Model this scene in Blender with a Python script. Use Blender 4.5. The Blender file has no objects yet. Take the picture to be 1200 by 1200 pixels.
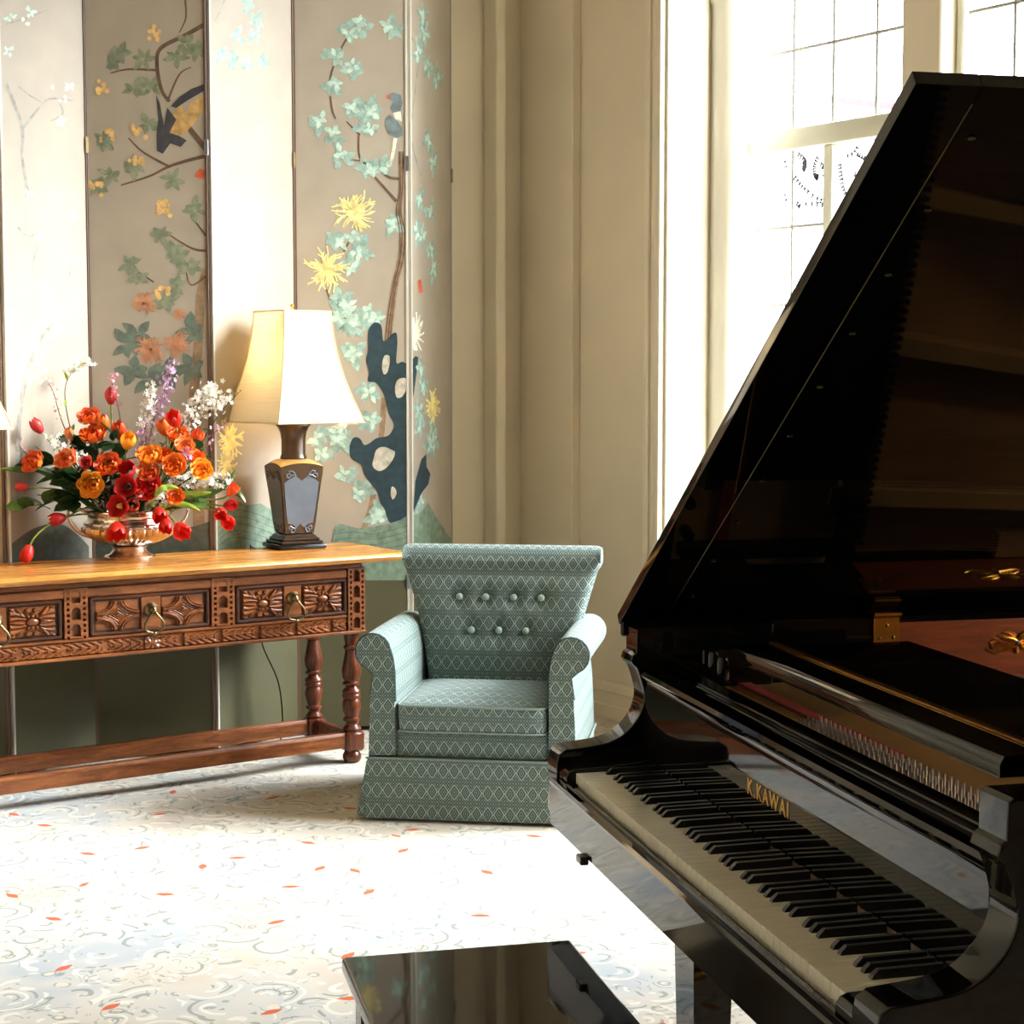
import bpy, bmesh, math, random
from mathutils import Vector, Matrix, Quaternion
import numpy as np
random.seed(7)
SC = bpy.context.scene
COL = SC.collection
PI = math.pi
# ------------------------------------------------------------------ camera
FPX = 2049.0; CAMH = 1.47; PITCH = -math.atan(160 / FPX)
cd = bpy.data.cameras.new('camera'); cam = bpy.data.objects.new('camera', cd); COL.objects.link(cam)
cd.sensor_width = 36; cd.lens = 36 * FPX / 1200; cd.clip_start = .05; cd.clip_end = 200
cam.location = (0, 0, CAMH); cam.rotation_euler = (PI / 2 + PITCH, 0, 0)
SC.camera = cam
# ------------------------------------------------------------------ colour management, sky
SC.view_settings.view_transform = 'Standard'; SC.view_settings.look = 'None'
SC.view_settings.gamma = 1; SC.view_settings.use_curve_mapping = False
SC.view_settings.exposure = 0.62
SC.cycles.max_bounces = 10; SC.cycles.diffuse_bounces = 6; SC.cycles.glossy_bounces = 6
SC.cycles.transparent_max_bounces = 12
SKY = 12.0
w = bpy.data.worlds.new('overcast_sky'); SC.world = w; w.use_nodes = True
bg = w.node_tree.nodes['Background']; bg.inputs[0].default_value = (.90, .97, 1.09, 1); bg.inputs[1].default_value = SKY

# low hazy sun that comes in through the bay on the right
SUN_L = Vector((1, .05, .60)).normalized()
sd = bpy.data.lights.new('hazy_sun', 'SUN'); sd.energy = 13.0; sd.angle = math.radians(26); sd.color = (.94, .975, 1)
so = bpy.data.objects.new('hazy_sun', sd); COL.objects.link(so); so.rotation_euler = SUN_L.to_track_quat('Z', 'Y').to_euler()

# ------------------------------------------------------------------ room axes
RA = math.radians(34.75)
U = Vector((math.cos(RA), math.sin(RA), 0)); V = Vector((-math.sin(RA), math.cos(RA), 0))
W0 = Vector((.406, 7.48, 0))
ROOM = Matrix(((U.x, V.x, 0, W0.x), (U.y, V.y, 0, W0.y), (0, 0, 1, 0), (0, 0, 0, 1)))   # room frame: x = outward through the window wall, y = towards the back wall

# ------------------------------------------------------------------ helpers
def srgb(r, g, b):
    f = lambda c: (c / 255 / 12.92) if c / 255 <= .04045 else ((c / 255 + .055) / 1.055) ** 2.4
    return (f(r), f(g), f(b), 1)

class NT:
    def __init__(s, name):
        s.m = bpy.data.materials.new(name); s.m.use_nodes = True; s.t = s.m.node_tree
        s.b = s.t.nodes['Principled BSDF']; s.out = s.t.nodes['Material Output']
    def n(s, kind, **kw):
        d = s.t.nodes.new(kind)
        for k_, v_ in kw.items():
            if k_ in ('op',): d.operation = v_
            elif hasattr(d, k_): setattr(d, k_, v_)
        return d
    def l(s, a_, b_): s.t.links.new(a_, b_)
    def math(s, op, a_, b_=None, c_=None):
        d = s.t.nodes.new('ShaderNodeMath'); d.operation = op
        for i_, x in enumerate((a_, b_, c_)):
            if x is None: continue
            if isinstance(x, (int, float)): d.inputs[i_].default_value = x
            else: s.l(x, d.inputs[i_])
        return d.outputs[0]
    def mix(s, f, a_, b_):
        d = s.t.nodes.new('ShaderNodeMix'); d.data_type = 'RGBA'
        for sock, x in ((d.inputs[0], f), (d.inputs[6], a_), (d.inputs[7], b_)):
            if isinstance(x, (int, float)): sock.default_value = x
            elif isinstance(x, tuple): sock.default_value = x
            else: s.l(x, sock)
        return d.outputs[2]
    def ramp(s, f, stops):
        d = s.t.nodes.new('ShaderNodeValToRGB'); e = d.color_ramp.elements
        while len(e) < len(stops): e.new(.5)
        for q, (p_, c_) in zip(e, stops): q.position = p_; q.color = c_
        s.l(f, d.inputs[0]); return d.outputs[0]
    def coord(s, scale=(1, 1, 1), kind='Object'):
        c_ = s.t.nodes.new('ShaderNodeTexCoord'); m_ = s.t.nodes.new('ShaderNodeMapping')
        m_.inputs['Scale'].default_value = scale; s.l(c_.outputs[kind], m_.inputs[0]); return m_.outputs[0]
    def noise(s, vec, scale, detail=3, rough=.5, dist=0):
        d = s.t.nodes.new('ShaderNodeTexNoise'); d.inputs['Scale'].default_value = scale
        d.inputs['Detail'].default_value = detail; d.inputs['Roughness'].default_value = rough
        d.inputs['Distortion'].default_value = dist
        if vec is not None: s.l(vec, d.inputs['Vector'])
        return d.outputs[0]
    def bump(s, h, strength=.2, dist=.01):
        d = s.t.nodes.new('ShaderNodeBump'); d.inputs['Strength'].default_value = strength
        d.inputs['Distance'].default_value = dist; s.l(h, d.inputs['Height']); s.l(d.outputs[0], s.b.inputs['Normal'])

def simple(name, c, rough=.5, metal=0, var=.12, scale=14, spec=.5, bump=0, stretch=(1, 1, 1)):
    t = NT(name); v = t.coord(stretch); nz = t.noise(v, scale)
    dk = tuple(x * (1 - var) for x in c[:3]) + (1,); lt = tuple(min(1, x * (1 + var)) for x in c[:3]) + (1,)
    t.l(t.ramp(nz, [(.3, dk), (.7, lt)]), t.b.inputs['Base Color'])
    t.b.inputs['Roughness'].default_value = rough; t.b.inputs['Metallic'].default_value = metal
    t.b.inputs['Specular IOR Level'].default_value = spec
    if bump: t.bump(nz, bump, .004)
    return t.m

def wood(name, dark, mid, light, rough=.3, scale=3.0, stretch=(1, 9, 9), spec=.5):
    t = NT(name); v = t.coord(stretch)
    a_ = t.noise(v, scale * 2, 6, .6, .6); b_ = t.noise(v, scale * 14, 2, .5)
    f = t.math('ADD', t.math('MULTIPLY', a_, .75), t.math('MULTIPLY', b_, .25))
    t.l(t.ramp(f, [(.3, dark), (.5, mid), (.72, light)]), t.b.inputs['Base Color'])
    t.b.inputs['Roughness'].default_value = rough; t.b.inputs['Specular IOR Level'].default_value = spec
    t.bump(f, .08, .003)
    return t.m

def obj(name, bm, mat=None, parent=None, smooth=35, **props):
    me = bpy.data.meshes.new(name)
    bmesh.ops.recalc_face_normals(bm, faces=bm.faces) if props.pop('recalc', True) else None
    bm.to_mesh(me); bm.free()
    if smooth:
        me.polygons.foreach_set('use_smooth', [True] * len(me.polygons)); me.set_sharp_from_angle(angle=math.radians(smooth))
    if mat: me.materials.append(mat)
    o = link(name, me, parent, **props)
    if mat is not None and mat.name == 'black piano lacquer' and smooth: wn = o.modifiers.new('weighted_normal', 'WEIGHTED_NORMAL'); wn.keep_sharp = True
    return o

def link(name, me, parent=None, **props):
    o = bpy.data.objects.new(name, me); COL.objects.link(o)
    if parent: o.parent = parent
    for k_, v_ in props.items(): o[k_] = v_
    return o

def thing(name, label, cat, loc=(0, 0, 0), rz=0, group=None, matrix=None):
    o = bpy.data.objects.new(name, None); COL.objects.link(o); o.empty_display_size = .1
    if matrix is not None: o.matrix_world = matrix
    else: o.location = loc; o.rotation_euler = (0, 0, rz)
    if label: o['label'] = label
    if cat: o['category'] = cat
    if group: o['group'] = group
    return o

def struct(name, bm, mat, parent=None, smooth=30):
    o = obj(name, bm, mat, parent, smooth)
    if parent is None: o['kind'] = 'structure'; o.matrix_world = ROOM
    return o

def B(): return bmesh.new()
def box(bm, a_, b_, bev=0, seg=1, mtx=None):
    x0, y0, z0 = a_; x1, y1, z1 = b_
    t = bmesh.new()
    vs = [t.verts.new(p) for p in ((x0, y0, z0), (x1, y0, z0), (x1, y1, z0), (x0, y1, z0), (x0, y0, z1), (x1, y0, z1), (x1, y1, z1), (x0, y1, z1))]
    for f in ((3, 2, 1, 0), (4, 5, 6, 7), (0, 1, 5, 4), (1, 2, 6, 5), (2, 3, 7, 6), (3, 0, 4, 7)): t.faces.new([vs[i_] for i_ in f])
    if bev: bmesh.ops.bevel(t, geom=list(t.edges), offset=bev, segments=seg, profile=.5, affect='EDGES')
    return merge(bm, t, mtx)
def merge(bm, t, mtx=None):
    if mtx is not None: t.transform(mtx)
    mp = {}
    for v in t.verts: mp[v] = bm.verts.new(v.co)
    for f in t.faces:
        try: bm.faces.new([mp[v] for v in f.verts])
        except ValueError: pass
    t.free(); return bm
def lathe(bm, prof, seg=24, mtx=None, cap=True):
    t = bmesh.new(); rings = []
    for r, z in prof: rings.append([t.verts.new((r * math.cos(2 * PI * i_ / seg), r * math.sin(2 * PI * i_ / seg), z)) for i_ in range(seg)])
    for a_, b_ in zip(rings, rings[1:]):
        for i_ in range(seg): t.faces.new((a_[i_], a_[(i_ + 1) % seg], b_[(i_ + 1) % seg], b_[i_]))
    if cap:
        t.faces.new(rings[0][::-1]); t.faces.new(rings[-1])
    return merge(bm, t, mtx)
def tube(bm, pts, r, seg=8, cap=True, closed=False):
    P = [Vector(p) for p in pts]; n_ = len(P)
    rr = r if isinstance(r, (list, tuple)) else [r] * n_
    t = bmesh.new(); rings = []; prev = None
    for i_ in range(n_):
        d = (P[(i_ + 1) % n_] - P[i_ - 1]) if closed else (P[min(i_ + 1, n_ - 1)] - P[max(i_ - 1, 0)])
        d.normalize()
        if prev is None:
            ref = Vector((0, 0, 1)) if abs(d.z) < .9 else Vector((1, 0, 0)); e = d.cross(ref).normalized()
        else:
            e = prev - d * prev.dot(d); e.normalize()
        prev = e; f = d.cross(e)
        rings.append([t.verts.new(P[i_] + (e * math.cos(2 * PI * j / seg) + f * math.sin(2 * PI * j / seg)) * rr[i_]) for j in range(seg)])
    pairs = list(zip(rings, rings[1:])) + ([(rings[-1], rings[0])] if closed else [])
    for a_, b_ in pairs:
        for j in range(seg): t.faces.new((a_[j], a_[(j + 1) % seg], b_[(j + 1) % seg], b_[j]))
    if cap and not closed: t.faces.new(rings[0][::-1]); t.faces.new(rings[-1])
    return merge(bm, t)
def prism(bm, poly, lo, hi, axis='X', bev=0, mtx=None):
    """poly: 2-D outline, extruded from lo to hi along the axis."""
    t = bmesh.new()
    mk = {'X': lambda p, c: (c, p[0], p[1]), 'Y': lambda p, c: (p[0], c, p[1]), 'Z': lambda p, c: (p[0], p[1], c)}[axis]
    A_ = [t.verts.new(mk(p, lo)) for p in poly]; C_ = [t.verts.new(mk(p, hi)) for p in poly]
    n_ = len(poly)
    t.faces.new(A_); t.faces.new(C_[::-1])
    for i_ in range(n_): t.faces.new((A_[i_], C_[i_], C_[(i_ + 1) % n_], A_[(i_ + 1) % n_]))
    bmesh.ops.recalc_face_normals(t, faces=t.faces)
    if bev:
        caps = [e for e in t.edges if any(len(f.verts) == n_ for f in e.link_faces)] if n_ != 4 else list(t.edges)
        bmesh.ops.bevel(t, geom=caps, offset=bev, segments=2, profile=.5, affect='EDGES')
    return merge(bm, t, mtx)
def loft(bm, rings, closed=True, cap=True, mtx=None):
    t = bmesh.new(); R_ = [[t.verts.new(p) for p in r] for r in rings]; n_ = len(R_[0])
    for a_, b_ in zip(R_, R_[1:]):
        for j in range(n_ if closed else n_ - 1): t.faces.new((a_[j], a_[(j + 1) % n_], b_[(j + 1) % n_], b_[j]))
    if cap and closed: t.faces.new(R_[0][::-1]); t.faces.new(R_[-1])
    return merge(bm, t, mtx)
def sphere(bm, c, r, seg=12, rings=8, sc=(1, 1, 1)):
    t = bmesh.new(); bmesh.ops.create_uvsphere(t, u_segments=seg, v_segments=rings, radius=r)
    return merge(bm, t, Matrix.Translation(c) @ Matrix.Diagonal((*sc, 1)))
def hfield(bm, x0, x1, z0, z1, nx, nz, fn, y, depth):
    """carved relief: a grid in the XZ plane, fn(s,t) in 0..1 raises it towards -Y; closed behind by its rim."""
    g = []
    for j in range(nz + 1):
        row = []
        for i_ in range(nx + 1):
            s_, t_ = i_ / nx, j / nz
            h = fn(s_, t_) if 0 < i_ < nx and 0 < j < nz else 0
            row.append(bm.verts.new((x0 + (x1 - x0) * s_, y - depth * h, z0 + (z1 - z0) * t_)))
        g.append(row)
    for j in range(nz):
        for i_ in range(nx): bm.faces.new((g[j][i_], g[j][i_ + 1], g[j + 1][i_ + 1], g[j + 1][i_]))
def spline(pts, n=8, closed=False):
    P = [Vector(p) for p in pts]; out = []; m_ = len(P)
    rng = range(m_) if closed else range(m_ - 1)
    for i_ in rng:
        p0 = P[(i_ - 1) % m_] if closed or i_ > 0 else P[0]; p1 = P[i_]; p2 = P[(i_ + 1) % m_]
        p3 = P[(i_ + 2) % m_] if closed or i_ + 2 < m_ else P[-1]
        for q in range(n):
            t_ = q / n
            out.append(.5 * ((2 * p1) + (p2 - p0) * t_ + (2 * p0 - 5 * p1 + 4 * p2 - p3) * t_ ** 2 + (3 * p1 - p0 - 3 * p2 + p3) * t_ ** 3))
    if not closed: out.append(P[-1])
    return out
def box_uv(o):
    me = o.data; uv = me.uv_layers.new(name='UVMap')
    for p in me.polygons:
        n_ = p.normal; ax = max(range(3), key=lambda i_: abs(n_[i_]))
        for li in p.loop_indices:
            c = me.vertices[me.loops[li].vertex_index].co
            uv.data[li].uv = ((c.y, c.z), (c.x, c.z), (c.x, c.y))[ax]
# pixel of the photograph -> point in the place (at a depth, a height or on a plane); used to take measures
def ray(x, y):
    fwv = Vector((0, math.cos(PITCH), math.sin(PITCH))); upv = Vector((0, -math.sin(PITCH), math.cos(PITCH)))
    return fwv + Vector((1, 0, 0)) * ((x - 600) / FPX) + upv * ((600 - y) / FPX)
C0 = Vector((0, 0, CAMH))
def at_depth(x, y, Y): d = ray(x, y); return C0 + d * (Y / d.y)
def at_height(x, y, z): d = ray(x, y); return C0 + d * ((z - CAMH) / d.z)
def on_plane(x, y, p, n): d = ray(x, y); return C0 + d * ((p - C0).dot(n) / d.dot(n))

# ------------------------------------------------------------------ materials
M = {}
M['wall'] = simple('beige wall paint', srgb(216, 204, 180), .6, var=.03, scale=3)
M['panelling'] = wood('dark wall panelling', srgb(52, 34, 22), srgb(80, 54, 36), srgb(104, 74, 50), .5, 2, (6, 6, 1))
M['wallshade'] = simple('tan wall paint', srgb(226, 216, 194), .6, var=.03, scale=3)
M['trim'] = simple('cream trim paint', srgb(220, 209, 186), .45, var=.03, scale=3)
M['jamb'] = simple('pale jamb paint', srgb(228, 222, 206), .5, var=.03, scale=3)
M['ceiling'] = simple('ceiling plaster', srgb(158, 148, 130), .8, var=.03, scale=2)
M['sash'] = simple('window frame paint', srgb(205, 202, 184), .4, var=.04, scale=5)
M['lead'] = simple('lead came', srgb(150, 146, 138), .6, var=.08, scale=20)
M['leadwork'] = simple('dark leadwork', srgb(44, 48, 60), .6, var=.1, scale=20)

def glass():
    t = NT('window glass'); tr = t.n('ShaderNodeBsdfTransparent'); gl = t.n('ShaderNodeBsdfGlossy'); gl.inputs['Roughness'].default_value = .02
    fr = t.n('ShaderNodeFresnel'); fr.inputs['IOR'].default_value = 1.45; mx = t.n('ShaderNodeMixShader')
    tr.inputs[0].default_value = (.96, .97, .96, 1)
    geo = t.n('ShaderNodeNewGeometry'); t.l(t.math('MULTIPLY', fr.outputs[0], t.math('SUBTRACT', 1.0, geo.outputs['Backfacing'])), mx.inputs[0]); t.l(tr.outputs[0], mx.inputs[1]); t.l(gl.outputs[0], mx.inputs[2]); t.l(mx.outputs[0], t.out.inputs[0])
    t.t.nodes.remove(t.b); return t.m
M['glass'] = glass()

def carpet():
    t = NT('patterned carpet'); c = t.n('ShaderNodeTexCoord').outputs['Object']
    dn = t.n('ShaderNodeTexNoise'); dn.inputs['Scale'].default_value = 7; t.l(c, dn.inputs['Vector'])
    off = t.n('ShaderNodeVectorMath', operation='MULTIPLY_ADD'); t.l(dn.outputs['Color'], off.inputs[0])
    off.inputs[1].default_value = (.035, .035, .035); t.l(c, off.inputs[2]); v = off.outputs[0]
    def scroll(scale, freq, seedy):
        vo = t.n('ShaderNodeTexVoronoi'); vo.inputs['Scale'].default_value = scale; vo.inputs['Randomness'].default_value = .9; t.l(v, vo.inputs['Vector'])
        d = t.n('ShaderNodeVectorMath', operation='SUBTRACT'); t.l(v, d.inputs[0]); t.l(vo.outputs['Position'], d.inputs[1])
        sp = t.n('ShaderNodeSeparateXYZ'); t.l(d.outputs[0], sp.inputs[0]); cc = t.n('ShaderNodeSeparateColor'); t.l(vo.outputs['Color'], cc.inputs[0])
        ang = t.math('ARCTAN2', sp.outputs[1], sp.outputs[0]); ln = t.n('ShaderNodeVectorMath', operation='LENGTH'); t.l(d.outputs[0], ln.inputs[0]); r = ln.outputs['Value']
        sgn = t.math('SUBTRACT', t.math('MULTIPLY', t.math('GREATER_THAN', cc.outputs[1], .5), 2), 1)
        ph = t.math('ADD', t.math('MULTIPLY', r, freq), t.math('ADD', t.math('MULTIPLY', ang, sgn), t.math('MULTIPLY', cc.outputs[0], 6.28)))
        sn = t.math('SINE', ph)
        arc = t.math('GREATER_THAN', t.math('SINE', t.math('ADD', t.math('MULTIPLY', ang, 1.0), t.math('ADD', t.math('MULTIPLY', r, 16), t.math('MULTIPLY', cc.outputs[2], 6.28)))), -.1)
        return sn, arc, r, cc, vo
    sn, arc, r, cc, vo = scroll(7.5, 165, 0); sn2, arc2, r2, cc2, vo2 = scroll(14.0, 280, 1)
    brk = t.math('GREATER_THAN', t.noise(c, 10, 2), .47); brk2 = t.math('GREATER_THAN', t.noise(c, 6, 2), .52)
    area = t.noise(c, 2.1, 3, .55)
    base = t.ramp(area, [(.36, srgb(180, 184, 186)), (.47, srgb(204, 199, 190)), (.56, srgb(207, 199, 184)), (.64, srgb(202, 188, 174)), (.76, srgb(190, 192, 190))])
    petal = t.math('MULTIPLY', t.math('LESS_THAN', r2, .021), t.math('GREATER_THAN', cc2.outputs[2], .45))
    col = t.mix(t.math('MULTIPLY', petal, .75), base, srgb(226, 206, 184))
    wide = t.math('MULTIPLY', t.math('LESS_THAN', sn, -.72), arc); col = t.mix(t.math('MULTIPLY', wide, .75), col, srgb(228, 222, 210))
    l1 = t.math('MULTIPLY', t.math('MULTIPLY', t.math('GREATER_THAN', sn, .84), arc), brk); col = t.mix(t.math('MULTIPLY', l1, .75), col, srgb(138, 146, 140))
    l2 = t.math('MULTIPLY', t.math('MULTIPLY', t.math('GREATER_THAN', sn2, .86), arc2), brk2); col = t.mix(t.math('MULTIPLY', l2, .7), col, srgb(146, 153, 146))
    ed = t.math('MULTIPLY', t.math('MULTIPLY', t.math('GREATER_THAN', r2, .021), t.math('LESS_THAN', r2, .025)), t.math('MULTIPLY', t.math('GREATER_THAN', cc2.outputs[2], .45), brk)); col = t.mix(t.math('MULTIPLY', ed, .6), col, srgb(126, 136, 128))
    sp = t.n('ShaderNodeTexVoronoi'); sp.inputs['Scale'].default_value = 3.2; sp.inputs['Randomness'].default_value = .75; t.l(c, sp.inputs['Vector'])
    df = t.n('ShaderNodeVectorMath', operation='SUBTRACT'); t.l(sp.outputs['Position'], df.inputs[0]); t.l(c, df.inputs[1])
    sx = t.n('ShaderNodeSeparateXYZ'); t.l(df.outputs[0], sx.inputs[0])
    sc_ = t.n('ShaderNodeSeparateColor'); t.l(sp.outputs['Color'], sc_.inputs[0])
    an = t.math('MULTIPLY', sc_.outputs[0], 3.14); ca, sa = t.math('COSINE', an), t.math('SINE', an)
    p_ = t.math('ADD', t.math('MULTIPLY', sx.outputs[0], ca), t.math('MULTIPLY', sx.outputs[1], sa))
    q_ = t.math('SUBTRACT', t.math('MULTIPLY', sx.outputs[1], ca), t.math('MULTIPLY', sx.outputs[0], sa))
    sh = t.math('ADD', t.math('POWER', t.math('MULTIPLY', t.math('ABSOLUTE', p_), 1 / .031), 1.6), t.math('MULTIPLY', t.math('ABSOLUTE', q_), 1 / .013))
    spot = t.math('MULTIPLY', t.math('LESS_THAN', sh, 1.0), t.math('GREATER_THAN', sc_.outputs[1], .3))
    col = t.mix(t.math('MULTIPLY', spot, .95), col, srgb(206, 98, 58))
    pile = t.noise(c, 420, 2)
    col = t.mix(t.math('MULTIPLY', t.math('SUBTRACT', pile, .35), .25), col, srgb(96, 90, 82))
    t.l(col, t.b.inputs['Base Color']); t.b.inputs['Roughness'].default_value = .95; t.b.inputs['Specular IOR Level'].default_value = .1
    t.bump(pile, .35, .004)
    return t.m
M['carpet'] = carpet()

def lacquer():
    t = NT('black piano lacquer'); t.b.inputs['Base Color'].default_value = (.0035, .0035, .004, 1); t.b.inputs['Specular IOR Level'].default_value = .38
    n_ = t.noise(t.coord(), 60); t.l(t.math('MULTIPLY_ADD', n_, .02, .025), t.b.inputs['Roughness']); return t.m
M['lacquer'] = lacquer()
M['ivory'] = simple('ivory key', srgb(232, 226, 206), .22, var=.02, scale=8)
M['ebony'] = simple('ebony key', srgb(20, 20, 21), .3, var=.1, scale=30)
M['brass'] = simple('polished brass', srgb(205, 150, 70), .28, 1, .08, 20)
M['gold'] = simple('gold leaf lettering', srgb(225, 175, 85), .3, 1, .06, 40)
M['plate'] = simple('bronze painted iron plate', srgb(212, 172, 114), .4, .3, .06, 10)
M['steel'] = simple('steel', srgb(190, 190, 195), .3, 1, .06, 40)
M['redfelt'] = simple('red felt', srgb(150, 50, 48), .95, var=.12, scale=60)
M['rimwood'] = wood('brown inner rim veneer', srgb(70, 30, 14), srgb(112, 52, 26), srgb(138, 70, 36), .35, 3, (4, 1, 9))
M['sound'] = wood('spruce soundboard', srgb(184, 138, 84), srgb(206, 160, 104), srgb(222, 180, 124), .4, 3, (9, 1, 1))
M['tabletop'] = wood('golden oak table top', srgb(120, 70, 26), srgb(178, 118, 52), srgb(208, 150, 78), .26, 2.4, (1, 9, 9))
M['oak'] = wood('dark red brown oak', srgb(58, 29, 12), srgb(106, 57, 26), srgb(146, 86, 44), .3, 3, (1.2, 7, 7))
M['oakleg'] = wood('dark turned oak', srgb(52, 24, 13), srgb(88, 42, 22), srgb(118, 60, 32), .25, 3, (8, 8, 1))
M['oakdark'] = wood('dark carved oak', srgb(30, 15, 8), srgb(56, 29, 15), srgb(84, 46, 25), .32, 3, (1.2, 7, 7))  # dark drawer frames; also paints recess shade into drawers and table frame
M['iron'] = simple('aged brass pull', srgb(120, 104, 72), .35, 1, .15, 40)

def fabric():
    t = NT('teal diamond fabric'); uv = t.n('ShaderNodeTexCoord').outputs['UV']
    s_ = t.n('ShaderNodeSeparateXYZ'); t.l(uv, s_.inputs[0]); u_, v_ = s_.outputs[0], s_.outputs[1]
    PU, PV = .037, .070
    uu = t.math('ABSOLUTE', t.math('SUBTRACT', t.math('FRACT', t.math('MULTIPLY', u_, 1 / PU)), .5))
    vv = t.math('ABSOLUTE', t.math('SUBTRACT', t.math('FRACT', t.math('MULTIPLY', v_, 1 / PV)), .5))
    m_ = t.math('ADD', t.math('MULTIPLY', uu, 2.0), t.math('MULTIPLY', t.math('POWER', t.math('MULTIPLY', vv, 2.55), 1.25), 1.0))
    inside = t.math('LESS_THAN', m_, 1.0)
    border = t.math('MULTIPLY', inside, t.math('GREATER_THAN', m_, .76))
    eye = t.math('MULTIPLY', t.math('LESS_THAN', m_, .50), t.math('GREATER_THAN', m_, .30))
    dot = t.math('LESS_THAN', m_, .13)
    big = t.math('ADD', t.math('ADD', border, t.math('MULTIPLY', eye, .5)), t.math('MULTIPLY', dot, .6))
    p_ = t.math('MULTIPLY', u_, PI / (PU / 2)); q_ = t.math('MULTIPLY', v_, PI / (PV / 3))
    a_ = t.math('ABSOLUTE', t.math('SINE', t.math('ADD', p_, q_))); b_ = t.math('ABSOLUTE', t.math('SINE', t.math('SUBTRACT', p_, q_)))
    lat = t.math('LESS_THAN', t.math('MINIMUM', a_, b_), .28); ldot = t.math('GREATER_THAN', t.math('MULTIPLY', a_, b_), .82)
    small = t.math('MULTIPLY', t.math('ADD', t.math('MULTIPLY', lat, .55), t.math('MULTIPLY', ldot, .7)), t.math('SUBTRACT', 1.0, inside))
    f = t.math('MINIMUM', t.math('ADD', big, small), 1)
    wv = t.noise(t.coord((1, 1, 1)), 380, 2)
    col = t.mix(t.math('MULTIPLY', f, .85), srgb(52, 71, 69), srgb(168, 186, 178))
    col = t.mix(t.math('MULTIPLY', wv, .3), col, srgb(84, 102, 98))
    t.l(col, t.b.inputs['Base Color']); t.b.inputs['Roughness'].default_value = .85; t.b.inputs['Sheen Weight'].default_value = .15
    t.bump(t.math('ADD', f, t.math('MULTIPLY', wv, .4)), .5, .0025)
    return t.m
M['fabric'] = fabric()
M['buttonfab'] = simple('plain teal button cloth', srgb(150, 172, 162), .8, var=.1, scale=60)
M['piping'] = simple('dark teal piping', srgb(44, 62, 62), .85, var=.15, scale=60)
M['silk'] = simple('taupe painted silk', srgb(161, 149, 132), .55, var=.06, scale=6)
M['dado'] = simple('olive screen base', srgb(80, 76, 48), .55, var=.08, scale=5)
M['edge'] = simple('brown lacquer edge', srgb(92, 66, 48), .4, var=.1, scale=8)
M['edgelight'] = simple('pale screen edge', srgb(196, 190, 178), .4, var=.06, scale=8)
P_ = lambda n, *c: simple(n, srgb(*c), .6, var=.3, scale=38)
M['p_aqua'] = P_('aqua leaf paint', 142, 168, 156); M['p_green'] = P_('grey green leaf paint', 122, 128, 104)
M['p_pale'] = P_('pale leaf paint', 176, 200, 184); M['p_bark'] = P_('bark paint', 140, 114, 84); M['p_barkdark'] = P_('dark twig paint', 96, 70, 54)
M['p_yellow'] = P_('yellow petal paint', 234, 212, 140); M['p_orange'] = P_('orange petal paint', 188, 128, 90); M['p_berry'] = P_('cream blossom paint', 212, 170, 106)
M['p_rock'] = P_('blue green rock paint', 22, 48, 56); M['p_wave'] = P_('green hill paint', 112, 132, 112); M['p_wavedark'] = P_('dark hill line paint', 98, 110, 96)
M['p_darkhill'] = P_('dark olive hill paint', 74, 78, 64); M['p_bird'] = P_('slate bird paint', 58, 56, 60); M['p_birdgrey'] = P_('grey bird paint', 104, 118, 118); M['p_white'] = P_('white petal paint', 226, 220, 196)
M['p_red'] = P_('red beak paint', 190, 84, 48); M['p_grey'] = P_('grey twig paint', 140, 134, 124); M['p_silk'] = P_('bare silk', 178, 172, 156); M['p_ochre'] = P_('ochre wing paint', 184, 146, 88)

# ------------------------------------------------------------------ room shell (room frame: x outward, y back)
CZ = 4.6; YB = .584; YN = -11.0; XL = -6.2
CORNER_X = -.046
bm = B(); box(bm, (XL - .1, YN - .1, -.12), (.9, YB + .2, 0)); struct('floor', bm, M['carpet'], smooth=0)
bm = B(); box(bm, (XL - .1, YN - .1, CZ), (.9, YB + .2, CZ + .12)); struct('ceiling', bm, M['ceiling'], smooth=0)
bm = B(); box(bm, (XL - .1, YB, 0), (.7, YB + .15, CZ)); struct('wall_back', bm, M['wall'], smooth=0)
bm = B(); box(bm, (XL - .15, YN - .1, 0), (XL, YB + .1, CZ)); struct('wall_left', bm, M['wallshade'], smooth=0)
bm = B(); box(bm, (XL - .1, YN - .15, 0), (.7, YN, CZ)); struct('wall_front', bm, M['panelling'], smooth=0)
S0, S1 = -.376, -3.7          # window bay along the wall
bm = B()
box(bm, (0, S0, 0), (.62, YB + .02, CZ)); box(bm, (0, YN - .1, 0), (.62, S1, CZ)); box(bm, (0, S1, 4.18), (.62, S0, CZ)); box(bm, (0, S1, 0), (.62, S0, .735))
struct('wall_right', bm, M['wall'], smooth=0)
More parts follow.
